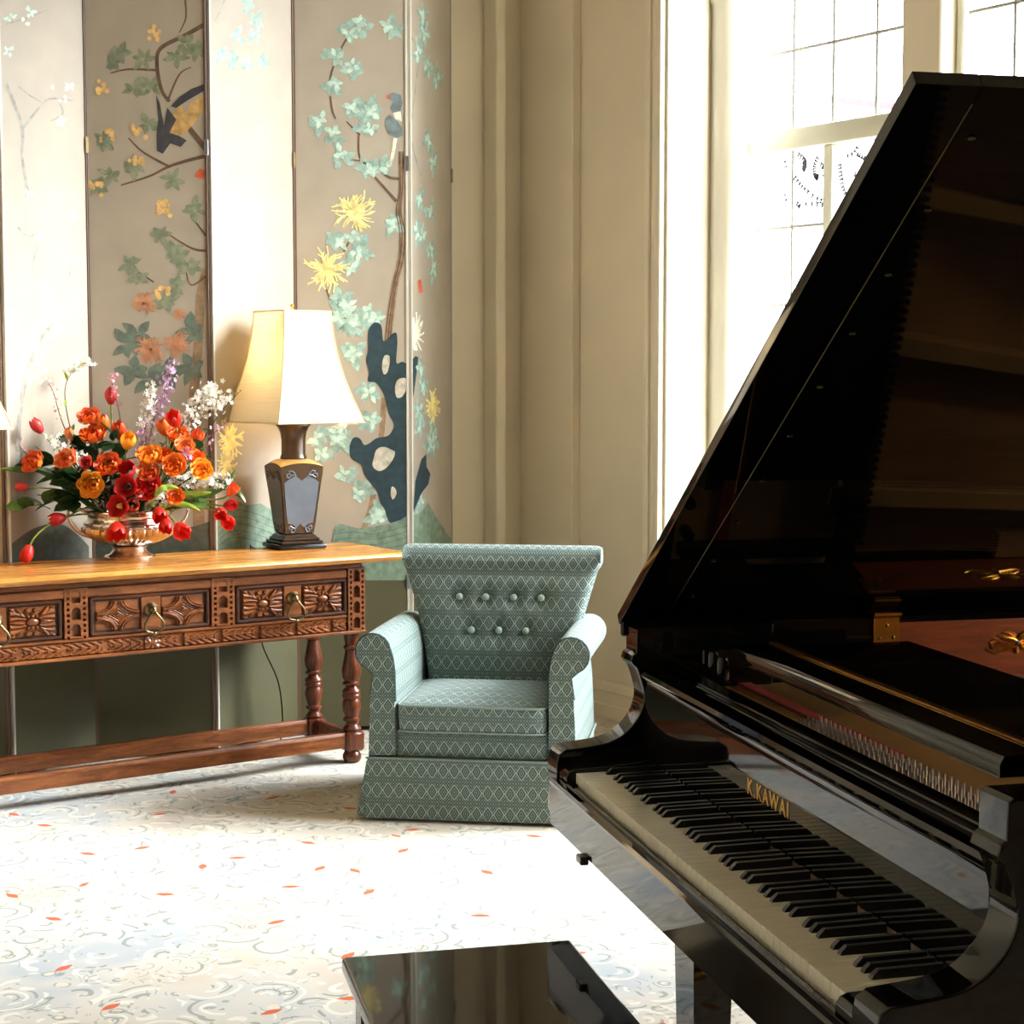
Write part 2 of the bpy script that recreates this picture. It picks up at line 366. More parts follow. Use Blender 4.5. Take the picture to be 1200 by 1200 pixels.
# far pilaster that stands 46 mm proud, jamb lining, colonnette, architrave, rib by the corner
bm = B(); box(bm, (CORNER_X, .19, 0), (0, YB, CZ), .004); struct('trim_1', bm, M['wall'])
bm = B(); box(bm, (-.145 - .051 + CORNER_X, YB - .102, 0), (-.145 + CORNER_X, YB, CZ), .006); struct('trim_2', bm, M['trim'])
bm = B()
for y0, y1, d in ((S0, S0 + .03, .028), (S0 + .03, S0 + .07, .016), (S0 + .07, S0 + .1, .03), (S0 + .1, S0 + .118, .014)):
    box(bm, (-d, y0, 0), (0, y1, CZ), .004, 2)
struct('trim_3', bm, M['trim'])
bm = B(); box(bm, (.002, S0 - .012, .76), (.22, S0, 4.18), .003); box(bm, (.24, S0 - .03, .76), (.5, S0, 4.18), .003); struct('trim_4', bm, M['jamb'])
bm = B()
prof = [(.085, .76), (.085, .86), (.07, .88), (.075, .9), (.066, .92), (.066, 2.98), (.078, 2.995), (.078, 3.02), (.068, 3.03), (.072, 3.08), (.092, 3.16), (.092, 3.22), (.07, 3.24), (.07, 4.18)]
lathe(bm, prof, 28, Matrix.Translation((.30, S0 - .035, 0))); struct('trim_5', bm, M['jamb'], smooth=50)
bm = B(); box(bm, (-.05, S1, .72), (.6, S0, .76), .008); struct('trim_6', bm, M['trim'])
def skirting(name, a_, b_, axis):
    bm = B(); prof = [(0, 0), (.028, 0), (.028, .055), (.02, .062), (.02, .112), (.026, .118), (.022, .14), (.01, .152), (0, .155)]
    if axis == 'y': loft(bm, [[(a_[0] - p[0], y, p[1]) for p in prof] for y in (a_[1], b_)])
    else: loft(bm, [[(x, a_[1] - p[0], p[1]) for p in prof] for x in (a_[0], b_)])
    struct(name, bm, M['trim'], smooth=25)
skirting('baseboard_right', (0, YN), .19, 'y'); skirting('baseboard_corner', (CORNER_X, .19), YB, 'y'); skirting('baseboard_back', (XL, YB), CORNER_X, 'x')

# windows: frame + glazing bars + panes
OFF = .48
VZ = [.80, 1.127, 1.444, 1.761, 2.078, 2.385]; UZ = [2.47, 2.79, 3.11, 3.43, 3.75, 4.07]
pane_mesh = {}
def pane(wd, ht):
    key = (round(wd, 3), round(ht, 3))
    if key not in pane_mesh:
        b_ = B(); box(b_, (-.002, -wd / 2, -ht / 2), (.002, wd / 2, ht / 2)); me = bpy.data.meshes.new('pane'); b_.to_mesh(me); b_.free(); me.materials.append(M['glass']); pane_mesh[key] = me
    return pane_mesh[key]
win = []
for i_, sa in enumerate((-.376, -1.496, -2.616)):
    root = thing('window_%d' % (i_ + 1), None, None, matrix=ROOM.copy()); root['kind'] = 'structure'; win.append(root)
    wd_ = 1.08 if i_ == 2 else .94; se = sa - wd_
    bm = B()
    for y0, y1 in ((sa, sa - .035), (se + .035, se)): box(bm, (OFF - .04, y1, .76), (OFF + .05, y0, 4.18), .006)
    box(bm, (OFF - .04, se, .76), (OFF + .05, sa, .80), .006); box(bm, (OFF - .04, se, 4.07), (OFF + .05, sa, 4.18), .006)
    obj('window_frame', bm, M['sash'], root)
    bm = B(); box(bm, (OFF - .05, se, 2.385), (OFF + .05, sa, 2.47), .01, 2); obj('transom', bm, M['sash'], root)
    ys = [sa - .012] + [sa - q_ * wd_ / .94 for q_ in (.2416, .467, .6996)] + [se + .012]
    bm = B(); box(bm, (OFF - .035, ys[2] - .024, .8), (OFF + .03, ys[2] + .024, 2.385), .006); obj('meeting_stile', bm, M['sash'], root)
    for k_, yv in enumerate(ys[1:4]):
        for (z0, z1) in ((.8, 2.385), (2.47, 4.07)):
            if k_ == 1 and z0 < 2: continue
            bm = B(); box(bm, (OFF - .008, yv - .006, z0), (OFF + .008, yv + .006, z1), .002); obj('glazing_bar', bm, M['lead'], root)
    for zz in VZ[1:-1] + UZ[1:-1]:
        bm = B(); box(bm, (OFF - .008, se, zz - .006), (OFF + .008, sa, zz + .006), .002); obj('glazing_bar', bm, M['lead'], root)
    for Z in (VZ, UZ):
        for z0, z1 in zip(Z, Z[1:]):
            for ya, yb in zip(ys, ys[1:]):
                o = link('pane', pane(abs(ya - yb) - .004, z1 - z0 - .004), root); o.location = (OFF + .0, (ya + yb) / 2, (z0 + z1) / 2)
# dark curling leadwork in the second row of panes of the nearest light
def frond(bm, pts, teeth, side):
    P = spline([(p[0], p[1], 0) for p in pts], 8)
    tube(bm, [(OFF - .012, p.x, p.y) for p in P], .0028, 5)
    for q in range(2, len(P) - 1, teeth):
        d = (P[q + 1] - P[q - 1]).normalized(); n_ = Vector((-d.y, d.x, 0)) * side
        tube(bm, [(OFF - .012, P[q].x, P[q].y), (OFF - .012, P[q].x + n_.x * .026, P[q].y + n_.y * .026)], [.0055, .0015], 5)
def frac(px, py): p = ROOM.inverted() @ on_plane(px, py, ROOM @ Vector((OFF - .012, 0, 0)), U); return (p.y, p.z)
def fr(bm, pix, teeth=3, side=1): frond(bm, [frac(*p) for p in pix], teeth, side)
bm = B()
fr(bm, [(935, 178), (944, 186), (945, 195), (942, 202)], 2, 1); fr(bm, [(958, 182), (953, 195), (954, 207), (958, 212)], 2, -1)
fr(bm, [(932, 205), (938, 214), (946, 222), (960, 232), (968, 234)], 3, 1); fr(bm, [(942, 238), (955, 237), (966, 238)], 4, 1)
fr(bm, [(934, 236), (938, 240), (935, 246)], 5, 1); fr(bm, [(985, 190), (987, 205), (990, 222), (996, 232)], 2, 1)
fr(bm, [(992, 182), (1000, 178), (1004, 171)], 4, 1); fr(bm, [(1003, 182), (1012, 187), (1019, 194)], 2, -1)
fr(bm, [(1000, 206), (1007, 210), (1003, 222), (998, 230)], 2, -1); fr(bm, [(962, 190), (967, 196), (965, 208)], 3, 1); fr(bm, [(920, 187), (922, 197)], 4, 1); fr(bm, [(920, 226), (922, 236)], 4, 1)
obj('leadwork_ornament', bm, M['leadwork'], win[0], kind='stuff')
# piers between the lights
for q, yy in enumerate((-1.307, -2.427)):
    bm = B(); box(bm, (.36, yy - .189, .76), (.6, yy, 4.18), .006); struct('trim_%d' % (7 + q), bm, M['wall'])

# outside: terrace and a pale neighbour with a tile capped parapet
bm = B(); box(bm, (.62, -60, -.3), (70, 60, -.1)); struct('ground', bm, simple('pale terrace', srgb(170, 165, 150), .8, var=.05, scale=1), smooth=0)
nb = thing('neighbouring_house', 'pale rendered house wall with a reddish tile capped parapet beyond the windows', 'house', loc=(0, 0, 0))
c0 = at_depth(935, 113, 24); c1 = at_depth(1052, 127, 21.0)
hd = (c1 - c0); hd.z = 0; hd.normalize(); hn = Vector((-hd.y, hd.x, 0))
if hn.y < 0: hn = -hn
def wallbox(bm, s0, s1, d0, d1, zfn0, zfn1):
    pts = []
    rings = []
    for s_ in (s0, s1):
        b_ = c0 + hd * s_
        zt = c0.z + (c1.z - c0.z) * s_ / (c1 - c0).length
        rings.append([(b_ + hn * d0) * 1, (b_ + hn * d1) * 1, (b_ + hn * d1) * 1, (b_ + hn * d0) * 1])
        for j, z in enumerate((zfn0(zt), zfn0(zt), zfn1(zt), zfn1(zt))): rings[-1][j] = Vector((rings[-1][j].x, rings[-1][j].y, z))
    loft(bm, rings)
bm = B(); wallbox(bm, -.0, 9, 0, 5, lambda z: -.1, lambda z: z - .03); obj('house_wall', bm, simple('pale render', srgb(235, 228, 215), .8, var=.03, scale=1), nb, smooth=0)
bm = B(); wallbox(bm, -.0, 9, -.06, 5.05, lambda z: z - .03, lambda z: z + .05); obj('tile_coping', bm, simple('red tile', srgb(64, 44, 44), .8, var=.15, scale=6), nb, smooth=0)

# daylight portals (they only guide the sampling of the sky through the three lights)
for i_, sa in enumerate((-.376, -1.496, -2.616)):
    ld = bpy.data.lights.new('sky_portal', 'AREA'); ld.shape = 'RECTANGLE'; ld.size = 1.08 if i_ == 2 else .94; ld.size_y = 3.38; ld.cycles.is_portal = True
    lo = bpy.data.objects.new('sky_portal', ld); COL.objects.link(lo)
    ctr = ROOM @ Vector((OFF + .06, sa - ld.size / 2, 2.44))
    zax = U.copy(); yax = Vector((0, 0, 1)); xax = yax.cross(zax)       # light shines along -z, i.e. into the room
    lo.matrix_world = Matrix(((xax.x, yax.x, zax.x, ctr.x), (xax.y, yax.y, zax.y, ctr.y), (xax.z, yax.z, zax.z, ctr.z), (0, 0, 0, 1)))

# ------------------------------------------------------------------ folding screen
def gx(px, Y): return (px - 600) / FPX * Y        # plan position of a post read along the horizon row
FOLD = [Vector((-2.26, 6.19, 0)), Vector((gx(5, 6.27), 6.27, 0)), Vector((gx(106, 6.64), 6.64, 0)), Vector((gx(248, 6.72), 6.72, 0)), Vector((gx(346, 7.1), 7.1, 0)),
        Vector((gx(479, 7.22), 7.22, 0)), Vector((gx(527, 7.65), 7.65, 0))]
SH = 3.35; ST = .011
screen = thing('folding_screen', 'tall folding painted silk screen standing zigzag behind the console table', 'screen', loc=FOLD[3])
bm_leaf = None
class Panel:
    def __init__(s, i_):
        s.a, s.b = FOLD[i_], FOLD[i_ + 1]; e = s.b - s.a; s.w = e.length; s.e = e.normalized(); s.n = Vector((-s.e.y, s.e.x, 0))
        bm = B(); g = .004
        box(bm, (g, -ST, .02), (s.w - g, ST, SH), .002)
        s.o = obj('panel', bm, M['silk'], screen, 0); s.o.location = s.a - FOLD[3]; s.o.rotation_euler = (0, 0, math.atan2(s.e.y, s.e.x))
        s.k = 0
    def at(s, x, y, off=0):
        p = on_plane(x, y, s.a - s.n * (ST + .0006), s.n); d = p - s.a
        return Vector((d.dot(s.e), -(ST + .0006 + off), p.z))
    def paint(s, name, polys, mat, off=0.0):
        bm = B(); lo, hi = .006, s.w - .006
        for q, poly in enumerate(polys):
            pts = [p if isinstance(p, Vector) else s.at(p[0], p[1]) for p in poly]
            pts = [Vector((min(max(p.x, lo), hi), -(ST + .0006 + off + (q % 7) * .00004), min(p.z, SH - .01))) for p in pts]
            try: f = bm.faces.new([bm.verts.new(p) for p in pts])
            except ValueError: continue
            f.normal_update()
            if f.normal.y > 0: f.normal_flip()
        bmesh.ops.triangulate(bm, faces=[f for f in bm.faces if len(f.verts) > 4])
        o = obj(name, bm, M[mat], s.o, 0, recalc=False)
        if len(polys) > 1: o['kind'] = 'stuff'
        return o
PAN = [Panel(i_) for i_ in range(6)]
for i_, p in enumerate(PAN):
    bm = B(); box(bm, (.004, -ST - .0016, .02), (p.w - .004, -ST, .635), .0008); obj('base_board', bm, M['dado'], p.o, 0)
    for x0, m_ in ((.002, 'edgelight' if i_ in (1, 3, 5) else 'edge'), (p.w - .012, {2: 'edge', 4: 'edgelight', 5: 'silk'}.get(i_, 'edge'))):
        bm = B(); box(bm, (x0, -ST - .004, .015), (x0 + .01, ST + .004, SH + .01), .0015); obj('edge_strip', bm, M[m_], p.o, 0)
    for z in (2.33, .62, 1.0):
        if z == 1.0: continue
        bm = B(); box(bm, (p.w - .014, -ST - .007, z - .03), (p.w + .002, -ST - .003, z + .03), .001); obj('hinge', bm, M['steel'] if i_ % 2 == 0 else M['iron'], p.o, 0)
R_ = random.Random(11)
def blade(c, ang, ln, wd): # leaf outline in pixels
    ca, sa = math.cos(ang), math.sin(ang); o = []
    for t_, h in ((0, 0), (.25, .8), (.5, 1), (.78, .6), (1, 0), (.78, -.6), (.5, -1), (.25, -.8)): o.append((c[0] + ca * ln * t_ - sa * wd * h, c[1] + sa * ln * t_ + ca * wd * h))
    return o
def cluster(pts, n=6, ln=14, wd=3.6, sq=1.0):
    out = []
    for c in pts:
        a0 = R_.uniform(0, 6.28)
        for k_ in range(n):
            a_ = a0 + k_ * 2 * PI / n + R_.uniform(-.35, .35); L_ = ln * R_.uniform(.7, 1.15)
            bl = blade((c[0] + R_.uniform(-2, 2), c[1] + R_.uniform(-2, 2)), a_, L_, wd * R_.uniform(.8, 1.2))
            out.append([(c[0] + (x - c[0]) * sq, y) for x, y in bl])
    return out
def stroke(pts, w0, w1=None):
    P = spline([(x, y, 0) for x, y in pts], 5); w1 = w0 if w1 is None else w1; out = []
    for i_ in range(len(P) - 1):
        d = (P[i_ + 1] - P[i_]); n_ = Vector((-d.y, d.x, 0)).normalized(); a_ = w0 + (w1 - w0) * i_ / (len(P) - 1); b_ = w0 + (w1 - w0) * (i_ + 1) / (len(P) - 1)
        wob = 1
        q = [P[i_] + n_ * a_, P[i_ + 1] + n_ * b_, P[i_ + 1] - n_ * b_, P[i_] - n_ * a_]; out.append([(v.x, v.y) for v in q])
    return out
def disc(c, r, n=10, sq=1.0): return [(c[0] + r * sq * math.cos(2 * PI * k_ / n), c[1] + r * math.sin(2 * PI * k_ / n)) for k_ in range(n)]
def mum(c, r, rings=3, n=20, sq=1.0, wd=1.6):
    """spidery chrysanthemum: many thin petals that curl at the tip."""
    out = [disc(c, r * .3, 10, sq)]
    for q in range(rings):
        for k_ in range(int(n * (1.3 - .25 * q))):
            a_ = R_.uniform(0, 2 * PI); L_ = r * (1 - q * .26) * R_.uniform(.7, 1.08); cv = R_.uniform(-.5, .5)
            pts = [(c[0] + sq * L_ * t_ * math.cos(a_ + cv * t_ * t_), c[1] + L_ * t_ * math.sin(a_ + cv * t_ * t_)) for t_ in (.1, .4, .7, 1)]
            out += stroke_fast(pts, wd * .42)
    return out
def stroke_fast(pts, w_):
    out = []
    for i_ in range(len(pts) - 1):
        a_, b_ = Vector((*pts[i_], 0)), Vector((*pts[i_ + 1], 0)); d = b_ - a_
        if d.length < 1e-6: continue
        n_ = Vector((-d.y, d.x, 0)).normalized() * w_; out.append([(v.x, v.y) for v in (a_ + n_, b_ + n_, b_ - n_, a_ - n_)])
    return out
def smooth(poly): return [(q.x, q.y) for q in spline([(x, y, 0) for x, y in poly], 4, True)]
def z5(*l): return [(x / 2.857, y / 2.857) for x, y in l]            # measures read from enlargements
def z6(*l): return [(330 + x / 3.157, y / 3.157) for x, y in l]
def z3(*l): return [(260 + x / 3.53, 340 + y / 3.53) for x, y in l]
pA, pBn, pC, pD, pE = PAN[1], PAN[2], PAN[3], PAN[4], PAN[5]
# second panel from the left in view: bird among blossom, orange chrysanthemums
pBn.paint('painted_trunk', stroke(z5((690, 900), (672, 980), (668, 1080), (660, 1200), (650, 1310), (655, 1420), (660, 1600), (668, 1800)), 4.5, 7), 'p_bark')
pBn.paint('painted_branch', stroke(z5((688, 80), (620, 118), (540, 160), (525, 210), (540, 300), (568, 340)), 2.6, 2) + stroke(z5((690, 522), (620, 540), (560, 560), (500, 590), (405, 620)), 2.2, 1) +
          stroke(z5((570, 560), (480, 510), (430, 462)), 1.6, .8) + stroke(z5((690, 840), (640, 830), (565, 785)), 1.5, .6) + stroke(z5((690, 790), (645, 730)), 1.4, .6) + stroke(z5((515, 945), (465, 912)), 1.2, .6) +
          stroke(z5((690, 925), (640, 955), (622, 905)), 1.4, .6) + stroke(z5((525, 235), (430, 232), (370, 245)), 1.6, .7) + stroke(z5((560, 340), (600, 250), (640, 225)), 1.4, .6) + stroke(z5((690, 500), (650, 450), (630, 425)), 3.4, 3) + stroke(z5((620, 0), (622, 60), (600, 110)), 1.3, .6), 'p_barkdark', .0002)
pBn.paint('painted_foliage', cluster(z5((590, 190), (500, 290), (380, 210), (500, 420), (370, 590), (450, 560), (580, 600), (650, 700), (540, 790), (430, 880), (460, 930), (640, 890), (590, 960), (660, 170), (480, 200), (345, 470), (400, 180), (620, 150), (560, 1010), (600, 860), (330, 620), (450, 300), (580, 840)), 6, 15, 3.8), 'p_green', .0003)
pBn.paint('painted_foliage', cluster(z5((460, 1120), (420, 1150), (640, 1110), (560, 1250), (500, 1270), (640, 1230), (450, 1240)), 5, 22, 6), 'p_wavedark', .0003)
pBn.paint('painted_blossom', [disc((c[0] + R_.uniform(-8, 8), c[1] + R_.uniform(-8, 8)), R_.uniform(2.2, 3.6), 7) for c in z5((520, 110), (345, 290), (355, 450), (465, 440), (455, 530), (550, 700), (545, 985), (320, 630), (545, 690)) for _ in range(8)], 'p_berry', .0005)
pBn.paint('painted_chrysanthemum', mum(z5((485, 1015))[0], 16, 3, 22) + mum(z5((505, 1170))[0], 20, 3, 24) + mum(z5((592, 1150))[0], 17, 3, 22) + mum(z5((600, 1050))[0], 8, 2, 14), 'p_orange', .0005)
pBn.paint('painted_flower_heart', [disc(z5(c)[0], 2, 8) for c in ((480, 1016), (505, 1170))], 'p_barkdark', .0012)
pBn.paint('painted_bird', [z5((522, 318), (535, 345), (545, 400), (552, 440), (600, 455), (625, 470), (605, 492), (570, 480), (545, 515), (525, 505), (524, 450), (530, 400)), z5((690, 280), (640, 298), (600, 325), (572, 356), (590, 362), (630, 335), (690, 302)), z5((560, 360), (545, 440), (565, 450), (590, 400))], 'p_bird', .0007)
pBn.paint('painted_wing', [smooth(z5((600, 350), (575, 400), (570, 445), (600, 455), (640, 425), (690, 350), (690, 320), (640, 345), (620, 380)))], 'p_ochre', .0006)
pBn.paint('painted_beak', [z5((650, 590), (668, 565), (690, 570), (690, 600), (670, 598))], 'p_red', .0007)
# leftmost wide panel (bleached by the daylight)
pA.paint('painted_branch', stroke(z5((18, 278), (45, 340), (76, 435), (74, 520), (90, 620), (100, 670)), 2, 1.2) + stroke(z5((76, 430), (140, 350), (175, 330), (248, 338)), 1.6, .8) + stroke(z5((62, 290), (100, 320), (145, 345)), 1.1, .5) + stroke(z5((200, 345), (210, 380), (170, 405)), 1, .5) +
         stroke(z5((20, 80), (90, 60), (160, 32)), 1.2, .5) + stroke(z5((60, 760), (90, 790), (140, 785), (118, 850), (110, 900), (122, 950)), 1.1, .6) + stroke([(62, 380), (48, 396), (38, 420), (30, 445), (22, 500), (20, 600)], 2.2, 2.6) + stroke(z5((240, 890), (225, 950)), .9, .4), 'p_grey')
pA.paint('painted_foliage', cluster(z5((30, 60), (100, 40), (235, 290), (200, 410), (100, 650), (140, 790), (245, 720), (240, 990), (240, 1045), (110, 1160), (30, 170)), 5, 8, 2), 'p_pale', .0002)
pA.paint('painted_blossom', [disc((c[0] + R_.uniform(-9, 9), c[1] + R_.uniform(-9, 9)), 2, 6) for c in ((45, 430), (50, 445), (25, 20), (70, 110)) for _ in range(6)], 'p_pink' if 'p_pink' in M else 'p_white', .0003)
# third panel: pale foliage at the top, yellow flower low by the lamp
pC.paint('painted_foliage', cluster(z5((830, 20), (800, 120), (850, 115), (780, 200), (830, 215), (880, 205), (740, 180), (860, 60)), 6, 13, 3.2, .8), 'p_aqua')
pC.paint('painted_branch', stroke(z5((720, 70), (740, 30), (752, 0)), 1.1, .6) + stroke(z5((730, 940), (770, 840), (800, 760)), .9, .5), 'p_grey')
pC.paint('painted_chrysanthemum', mum((270, 515), 26, 3, 22, .7, 2) + mum((266, 545), 18, 2, 18, .7, 2), 'p_yellow', .0003)
pC.paint('painted_hill', [[(253, 640), (254, 610), (262, 592), (275, 586), (290, 592), (305, 590), (330, 604), (345, 618), (345, 690), (253, 700)]], 'p_wave', .0002)
pC.paint('painted_hill_line', sum([stroke([(256, 612 + k_ * 7), (272, 598 + k_ * 8), (300, 602 + k_ * 8), (342, 622 + k_ * 7)], .7) for k_ in range(5)], []), 'p_wavedark', .0006)
# fourth panel: rock, trunk, aqua leaves, two yellow chrysanthemums, birds
pD.paint('painted_trunk', stroke(z6((440, 560), (442, 700), (435, 780), (446, 860), (440, 960), (418, 1060), (400, 1200), (385, 1330)), 2.6, 4.5) + stroke(z3((672, 445), (660, 600), (640, 760), (618, 890), (588, 985)), 3.4, 3), 'p_bark')
pD.paint('painted_branch', stroke(z6((440, 662), (395, 655), (360, 625), (292, 590), (285, 500)), 1.8, 1.1) + stroke(z6((425, 745), (345, 655)), 2, 1.2) + stroke(z6((250, 128), (215, 190), (180, 290), (185, 395), (200, 440)), 1.2, 1) + stroke(z6((290, 500), (240, 450)), 1.3, .8) + stroke(z6((290, 595), (245, 590)), 1, .6) + stroke(z6((268, 860), (230, 930)), 1.1, 1) + stroke(z6((165, 1070), (190, 1130), (240, 1180)), 1, 1), 'p_barkdark', .0002)
tr_ = z6((440, 560), (442, 700), (435, 780), (446, 860), (440, 960), (418, 1060), (400, 1200), (385, 1330))
pD.paint('painted_bark_line', sum([stroke([(x + dx_ * (1 + .5 * math.sin(k_ * 1.7 + dx_)), y) for k_, (x, y) in enumerate(tr_)], .5, .7) for dx_ in (-2.4, -.4, 2.2)], []), 'p_barkdark', .0006)
lv = z6((240, 110), (300, 105), (410, 110), (190, 210), (265, 260), (190, 325), (270, 400), (330, 400), (130, 460), (195, 500), (225, 590), (320, 620), (370, 620), (310, 460), (200, 885), (275, 885), (300, 925), (255, 970), (415, 835), (225, 1105), (205, 1150), (330, 1190), (240, 1200)) + z3((510, 60), (490, 130), (550, 150), (610, 110), (545, 250), (600, 410), (620, 540), (410, 600), (480, 600), (430, 680), (500, 640), (520, 770), (580, 830), (640, 930), (540, 270), (660, 910))
pD.paint('painted_foliage', cluster(lv, 5, 16, 4.6), 'p_aqua', .0003)
pD.paint('painted_foliage', cluster([(x + R_.uniform(-7, 7), y + R_.uniform(-7, 7)) for x, y in lv], 4, 11, 3), 'p_pale', .0007)
pD.paint('painted_chrysanthemum', mum(z6((268, 785))[0], 27, 4, 26, 1, 1.9) + mum(z6((165, 995))[0], 28, 4, 26, 1, 1.9), 'p_yellow', .0006)
pD.paint('painted_chrysanthemum', mum(z3((500, 555))[0], 18, 1, 14, 1, .9), 'p_white', .0006)
pD.paint('painted_bird', [z6((390, 355), (410, 342), (440, 350), (448, 380), (440, 410), (412, 418), (402, 400), (412, 375)), z6((385, 440), (400, 425), (420, 440), (445, 470), (450, 500), (425, 510), (395, 495), (383, 465))], 'p_birdgrey', .0007)
pD.paint('painted_bird', [z6((412, 418), (440, 412), (445, 450), (420, 440)), z6((415, 510), (428, 512), (418, 570), (405, 612), (400, 600))], 'p_white', .0006)
pD.paint('painted_beak', [z6((386, 356), (398, 348), (404, 358), (396, 366))], 'p_red', .0009)
rock = z3((605, 175), (618, 145), (640, 133), (660, 150), (668, 210), (690, 196), (705, 180), (722, 178), (726, 220), (722, 300), (745, 296), (764, 306), (775, 330), (775, 940), (740, 955), (695, 962), (672, 905), (655, 880), (640, 830), (620, 805), (590, 765), (575, 722), (535, 695), (528, 650), (540, 615), (558, 608), (575, 618), (588, 640), (612, 632), (640, 612), (680, 605), (700, 590), (712, 555), (690, 510), (672, 440), (655, 405), (635, 382), (604, 376), (608, 340), (596, 290), (604, 250))
pD.paint('painted_rock', [smooth(rock)], 'p_rock', .0009)
pD.paint('painted_rock_hollow', [smooth(z3((672, 272), (692, 272), (694, 300), (684, 340), (668, 346), (662, 310))), smooth(z3((726, 372), (758, 364), (766, 395), (748, 438), (724, 444), (716, 408))), smooth(z3((640, 660), (668, 648), (700, 660), (716, 672), (704, 706), (676, 738), (648, 748), (624, 728), (628, 694))), smooth(z3((702, 814), (716, 820), (722, 842), (708, 866), (698, 846)))], 'p_silk', .0013)
pD.paint('painted_hill', [z3((430, 1200), (455, 1040), (470, 980), (490, 966), (560, 985), (640, 976), (690, 966), (740, 950), (780, 930), (780, 1200))], 'p_wave', .0011)
pD.paint('painted_hill_line', sum([stroke(z3((465, 1010 + k_ * 26), (540, 1000 + k_ * 24), (640, 1008 + k_ * 22), (775, 970 + k_ * 26)), .6) for k_ in range(6)], []), 'p_wavedark', .0015)
# last, steeply folded panel
pE.paint('painted_branch', stroke(z6((470, 120), (505, 200), (495, 330), (482, 430), (480, 520), (515, 650)), .8, .8), 'p_grey')
le = z6((520, 60), (505, 190), (540, 250), (575, 290), (540, 520), (560, 600), (510, 740), (550, 780), (520, 870), (550, 930), (560, 1000), (530, 120), (500, 860)) + z3((830, 400), (870, 580), (860, 640), (820, 870), (820, 320), (815, 500), (820, 560), (875, 620))
pE.paint('painted_foliage', cluster(le, 5, 20, 4.2, .42), 'p_aqua', .0003)
pE.paint('painted_foliage', cluster(le, 4, 12, 3, .42), 'p_pale', .0006)
pE.paint('painted_chrysanthemum', mum(z3((795, 180))[0], 26, 3, 20, .45, 2), 'p_white', .0005)
pE.paint('painted_chrysanthemum', mum(z3((872, 480))[0], 22, 3, 20, .4, 2), 'p_yellow', .0006)
pE.paint('painted_beak', [z6((502, 1040), (515, 1032), (522, 1078), (510, 1085))], 'p_red', .0005)
pE.paint('painted_rock', [z3((780, 290), (800, 272), (812, 278), (806, 330), (795, 420), (782, 470)), z3((782, 930), (795, 860), (800, 790), (825, 700), (845, 678), (846, 730), (862, 760), (854, 802), (825, 840), (800, 900))], 'p_rock', .0008)
pE.paint('painted_hill', [z3((780, 1200), (782, 935), (820, 920), (853, 880), (880, 930), (920, 990), (960, 1035), (975, 1200))], 'p_wave', .001)
pBn.paint('painted_hill', [[(106, 700)] + [(q.x, q.y) for q in spline([(106, 628, 0), (120, 617, 0), (150, 622, 0), (190, 613, 0), (215, 619, 0), (246, 611, 0)], 5)] + [(250, 700)]], 'p_darkhill', .0004)
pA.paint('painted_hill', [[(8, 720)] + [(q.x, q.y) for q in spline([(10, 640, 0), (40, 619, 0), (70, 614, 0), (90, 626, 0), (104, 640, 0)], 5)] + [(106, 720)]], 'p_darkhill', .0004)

# ------------------------------------------------------------------ console table
TA = math.radians(34.5)
TM = Matrix.Translation((-.594, 6.59, 0)) @ Matrix.Rotation(TA, 4, 'Z')
table = thing('console_table', 'long carved oak console table with golden top standing before the painted screen', 'table', matrix=TM)
bm = B()
tp = [(-.095, .787), (-.09, .778), (-.083, .7705), (.393, .7705), (.4, .778), (.405, .787), (.4, .796), (.393, .8005), (-.083, .8005), (-.09, .796)]
prism(bm, tp, -1.87, .187, 'X', .006); obj('table_top', bm, M['tabletop'], table, 30)
FY = -.04
bm = B(); box(bm, (-1.70, FY + .012, .50), (.015, .345, .7705), .002); obj('table_frame', bm, M['oakdark'], table, 0)
bm = B()
box(bm, (-1.70, FY - .012, .500), (.018, FY + .014, .512), .003); box(bm, (-1.62, FY - .004, .562), (-.06, FY + .014, .573), .003); box(bm, (-1.62, FY - .004, .712), (-.06, FY + .014, .745), .004); box(bm, (-1.66, FY - .016, .75), (.0, FY + .014, .7705), .006)
obj('apron_moulding', bm, M['oak'], table, 30)
def scale_fn(s_, t_):
    n_ = 10.4; k_ = s_ * n_; f = k_ % 1; y = abs(t_ - .5) * 2
    if abs(s_ - .5) < .018: r = math.hypot((s_ - .5) * n_ * 2.9, (t_ - .5) * 2); return .9 if r < .3 else (.4 + .4 * abs(math.cos(4 * math.atan2(t_ - .5, (s_ - .5) * 28))))
    mir = f if s_ < .5 else 1 - f
    edge = mir + .28 * y * y
    h = .35 + .5 * min(1, edge)
    h -= .45 * (1 if abs(((mir * 5 + y * 1.6)) % 1 - .5) < .16 and y > .12 else 0)
    if (mir - .12 + .2 * y * y) < .05: h = .05
    return max(0, h)
bm = B(); hfield(bm, -1.62, -.06, .513, .561, 420, 12, scale_fn, FY + .006, .012); obj('carved_frieze', bm, M['oak'], table, 40, recalc=False)
def stile_fn(s_, t_):
    n_ = 4 if True else 3; f = (t_ * n_) % 1
    if .34 < s_ < .66 and .12 < f < .84 - .16 * (abs(s_ - .5) / .16) ** 2: return .05
    if (abs(s_ - .17) < .055 or abs(s_ - .83) < .055) and ((t_ * n_ * 3) % 1) < .45: return .25
    return 1
def stile3(s_, t_): return stile_fn(s_, (t_ * .75) )
def stile(x0, x1, z0, z1, fn): bm = B(); hfield(bm, x0, x1, z0, z1, 44, 100, fn, FY + .012, .018); obj('carved_stile', bm, M['oak'], table, 40, recalc=False)
for x0, x1 in ((-1.158, -1.071), (-.615, -.521)): stile(x0, x1, .573, .748, stile3)
for x0, x1 in ((-.058, .018), (-1.70, -1.622)): stile(x0, x1, .512, .75, stile_fn)
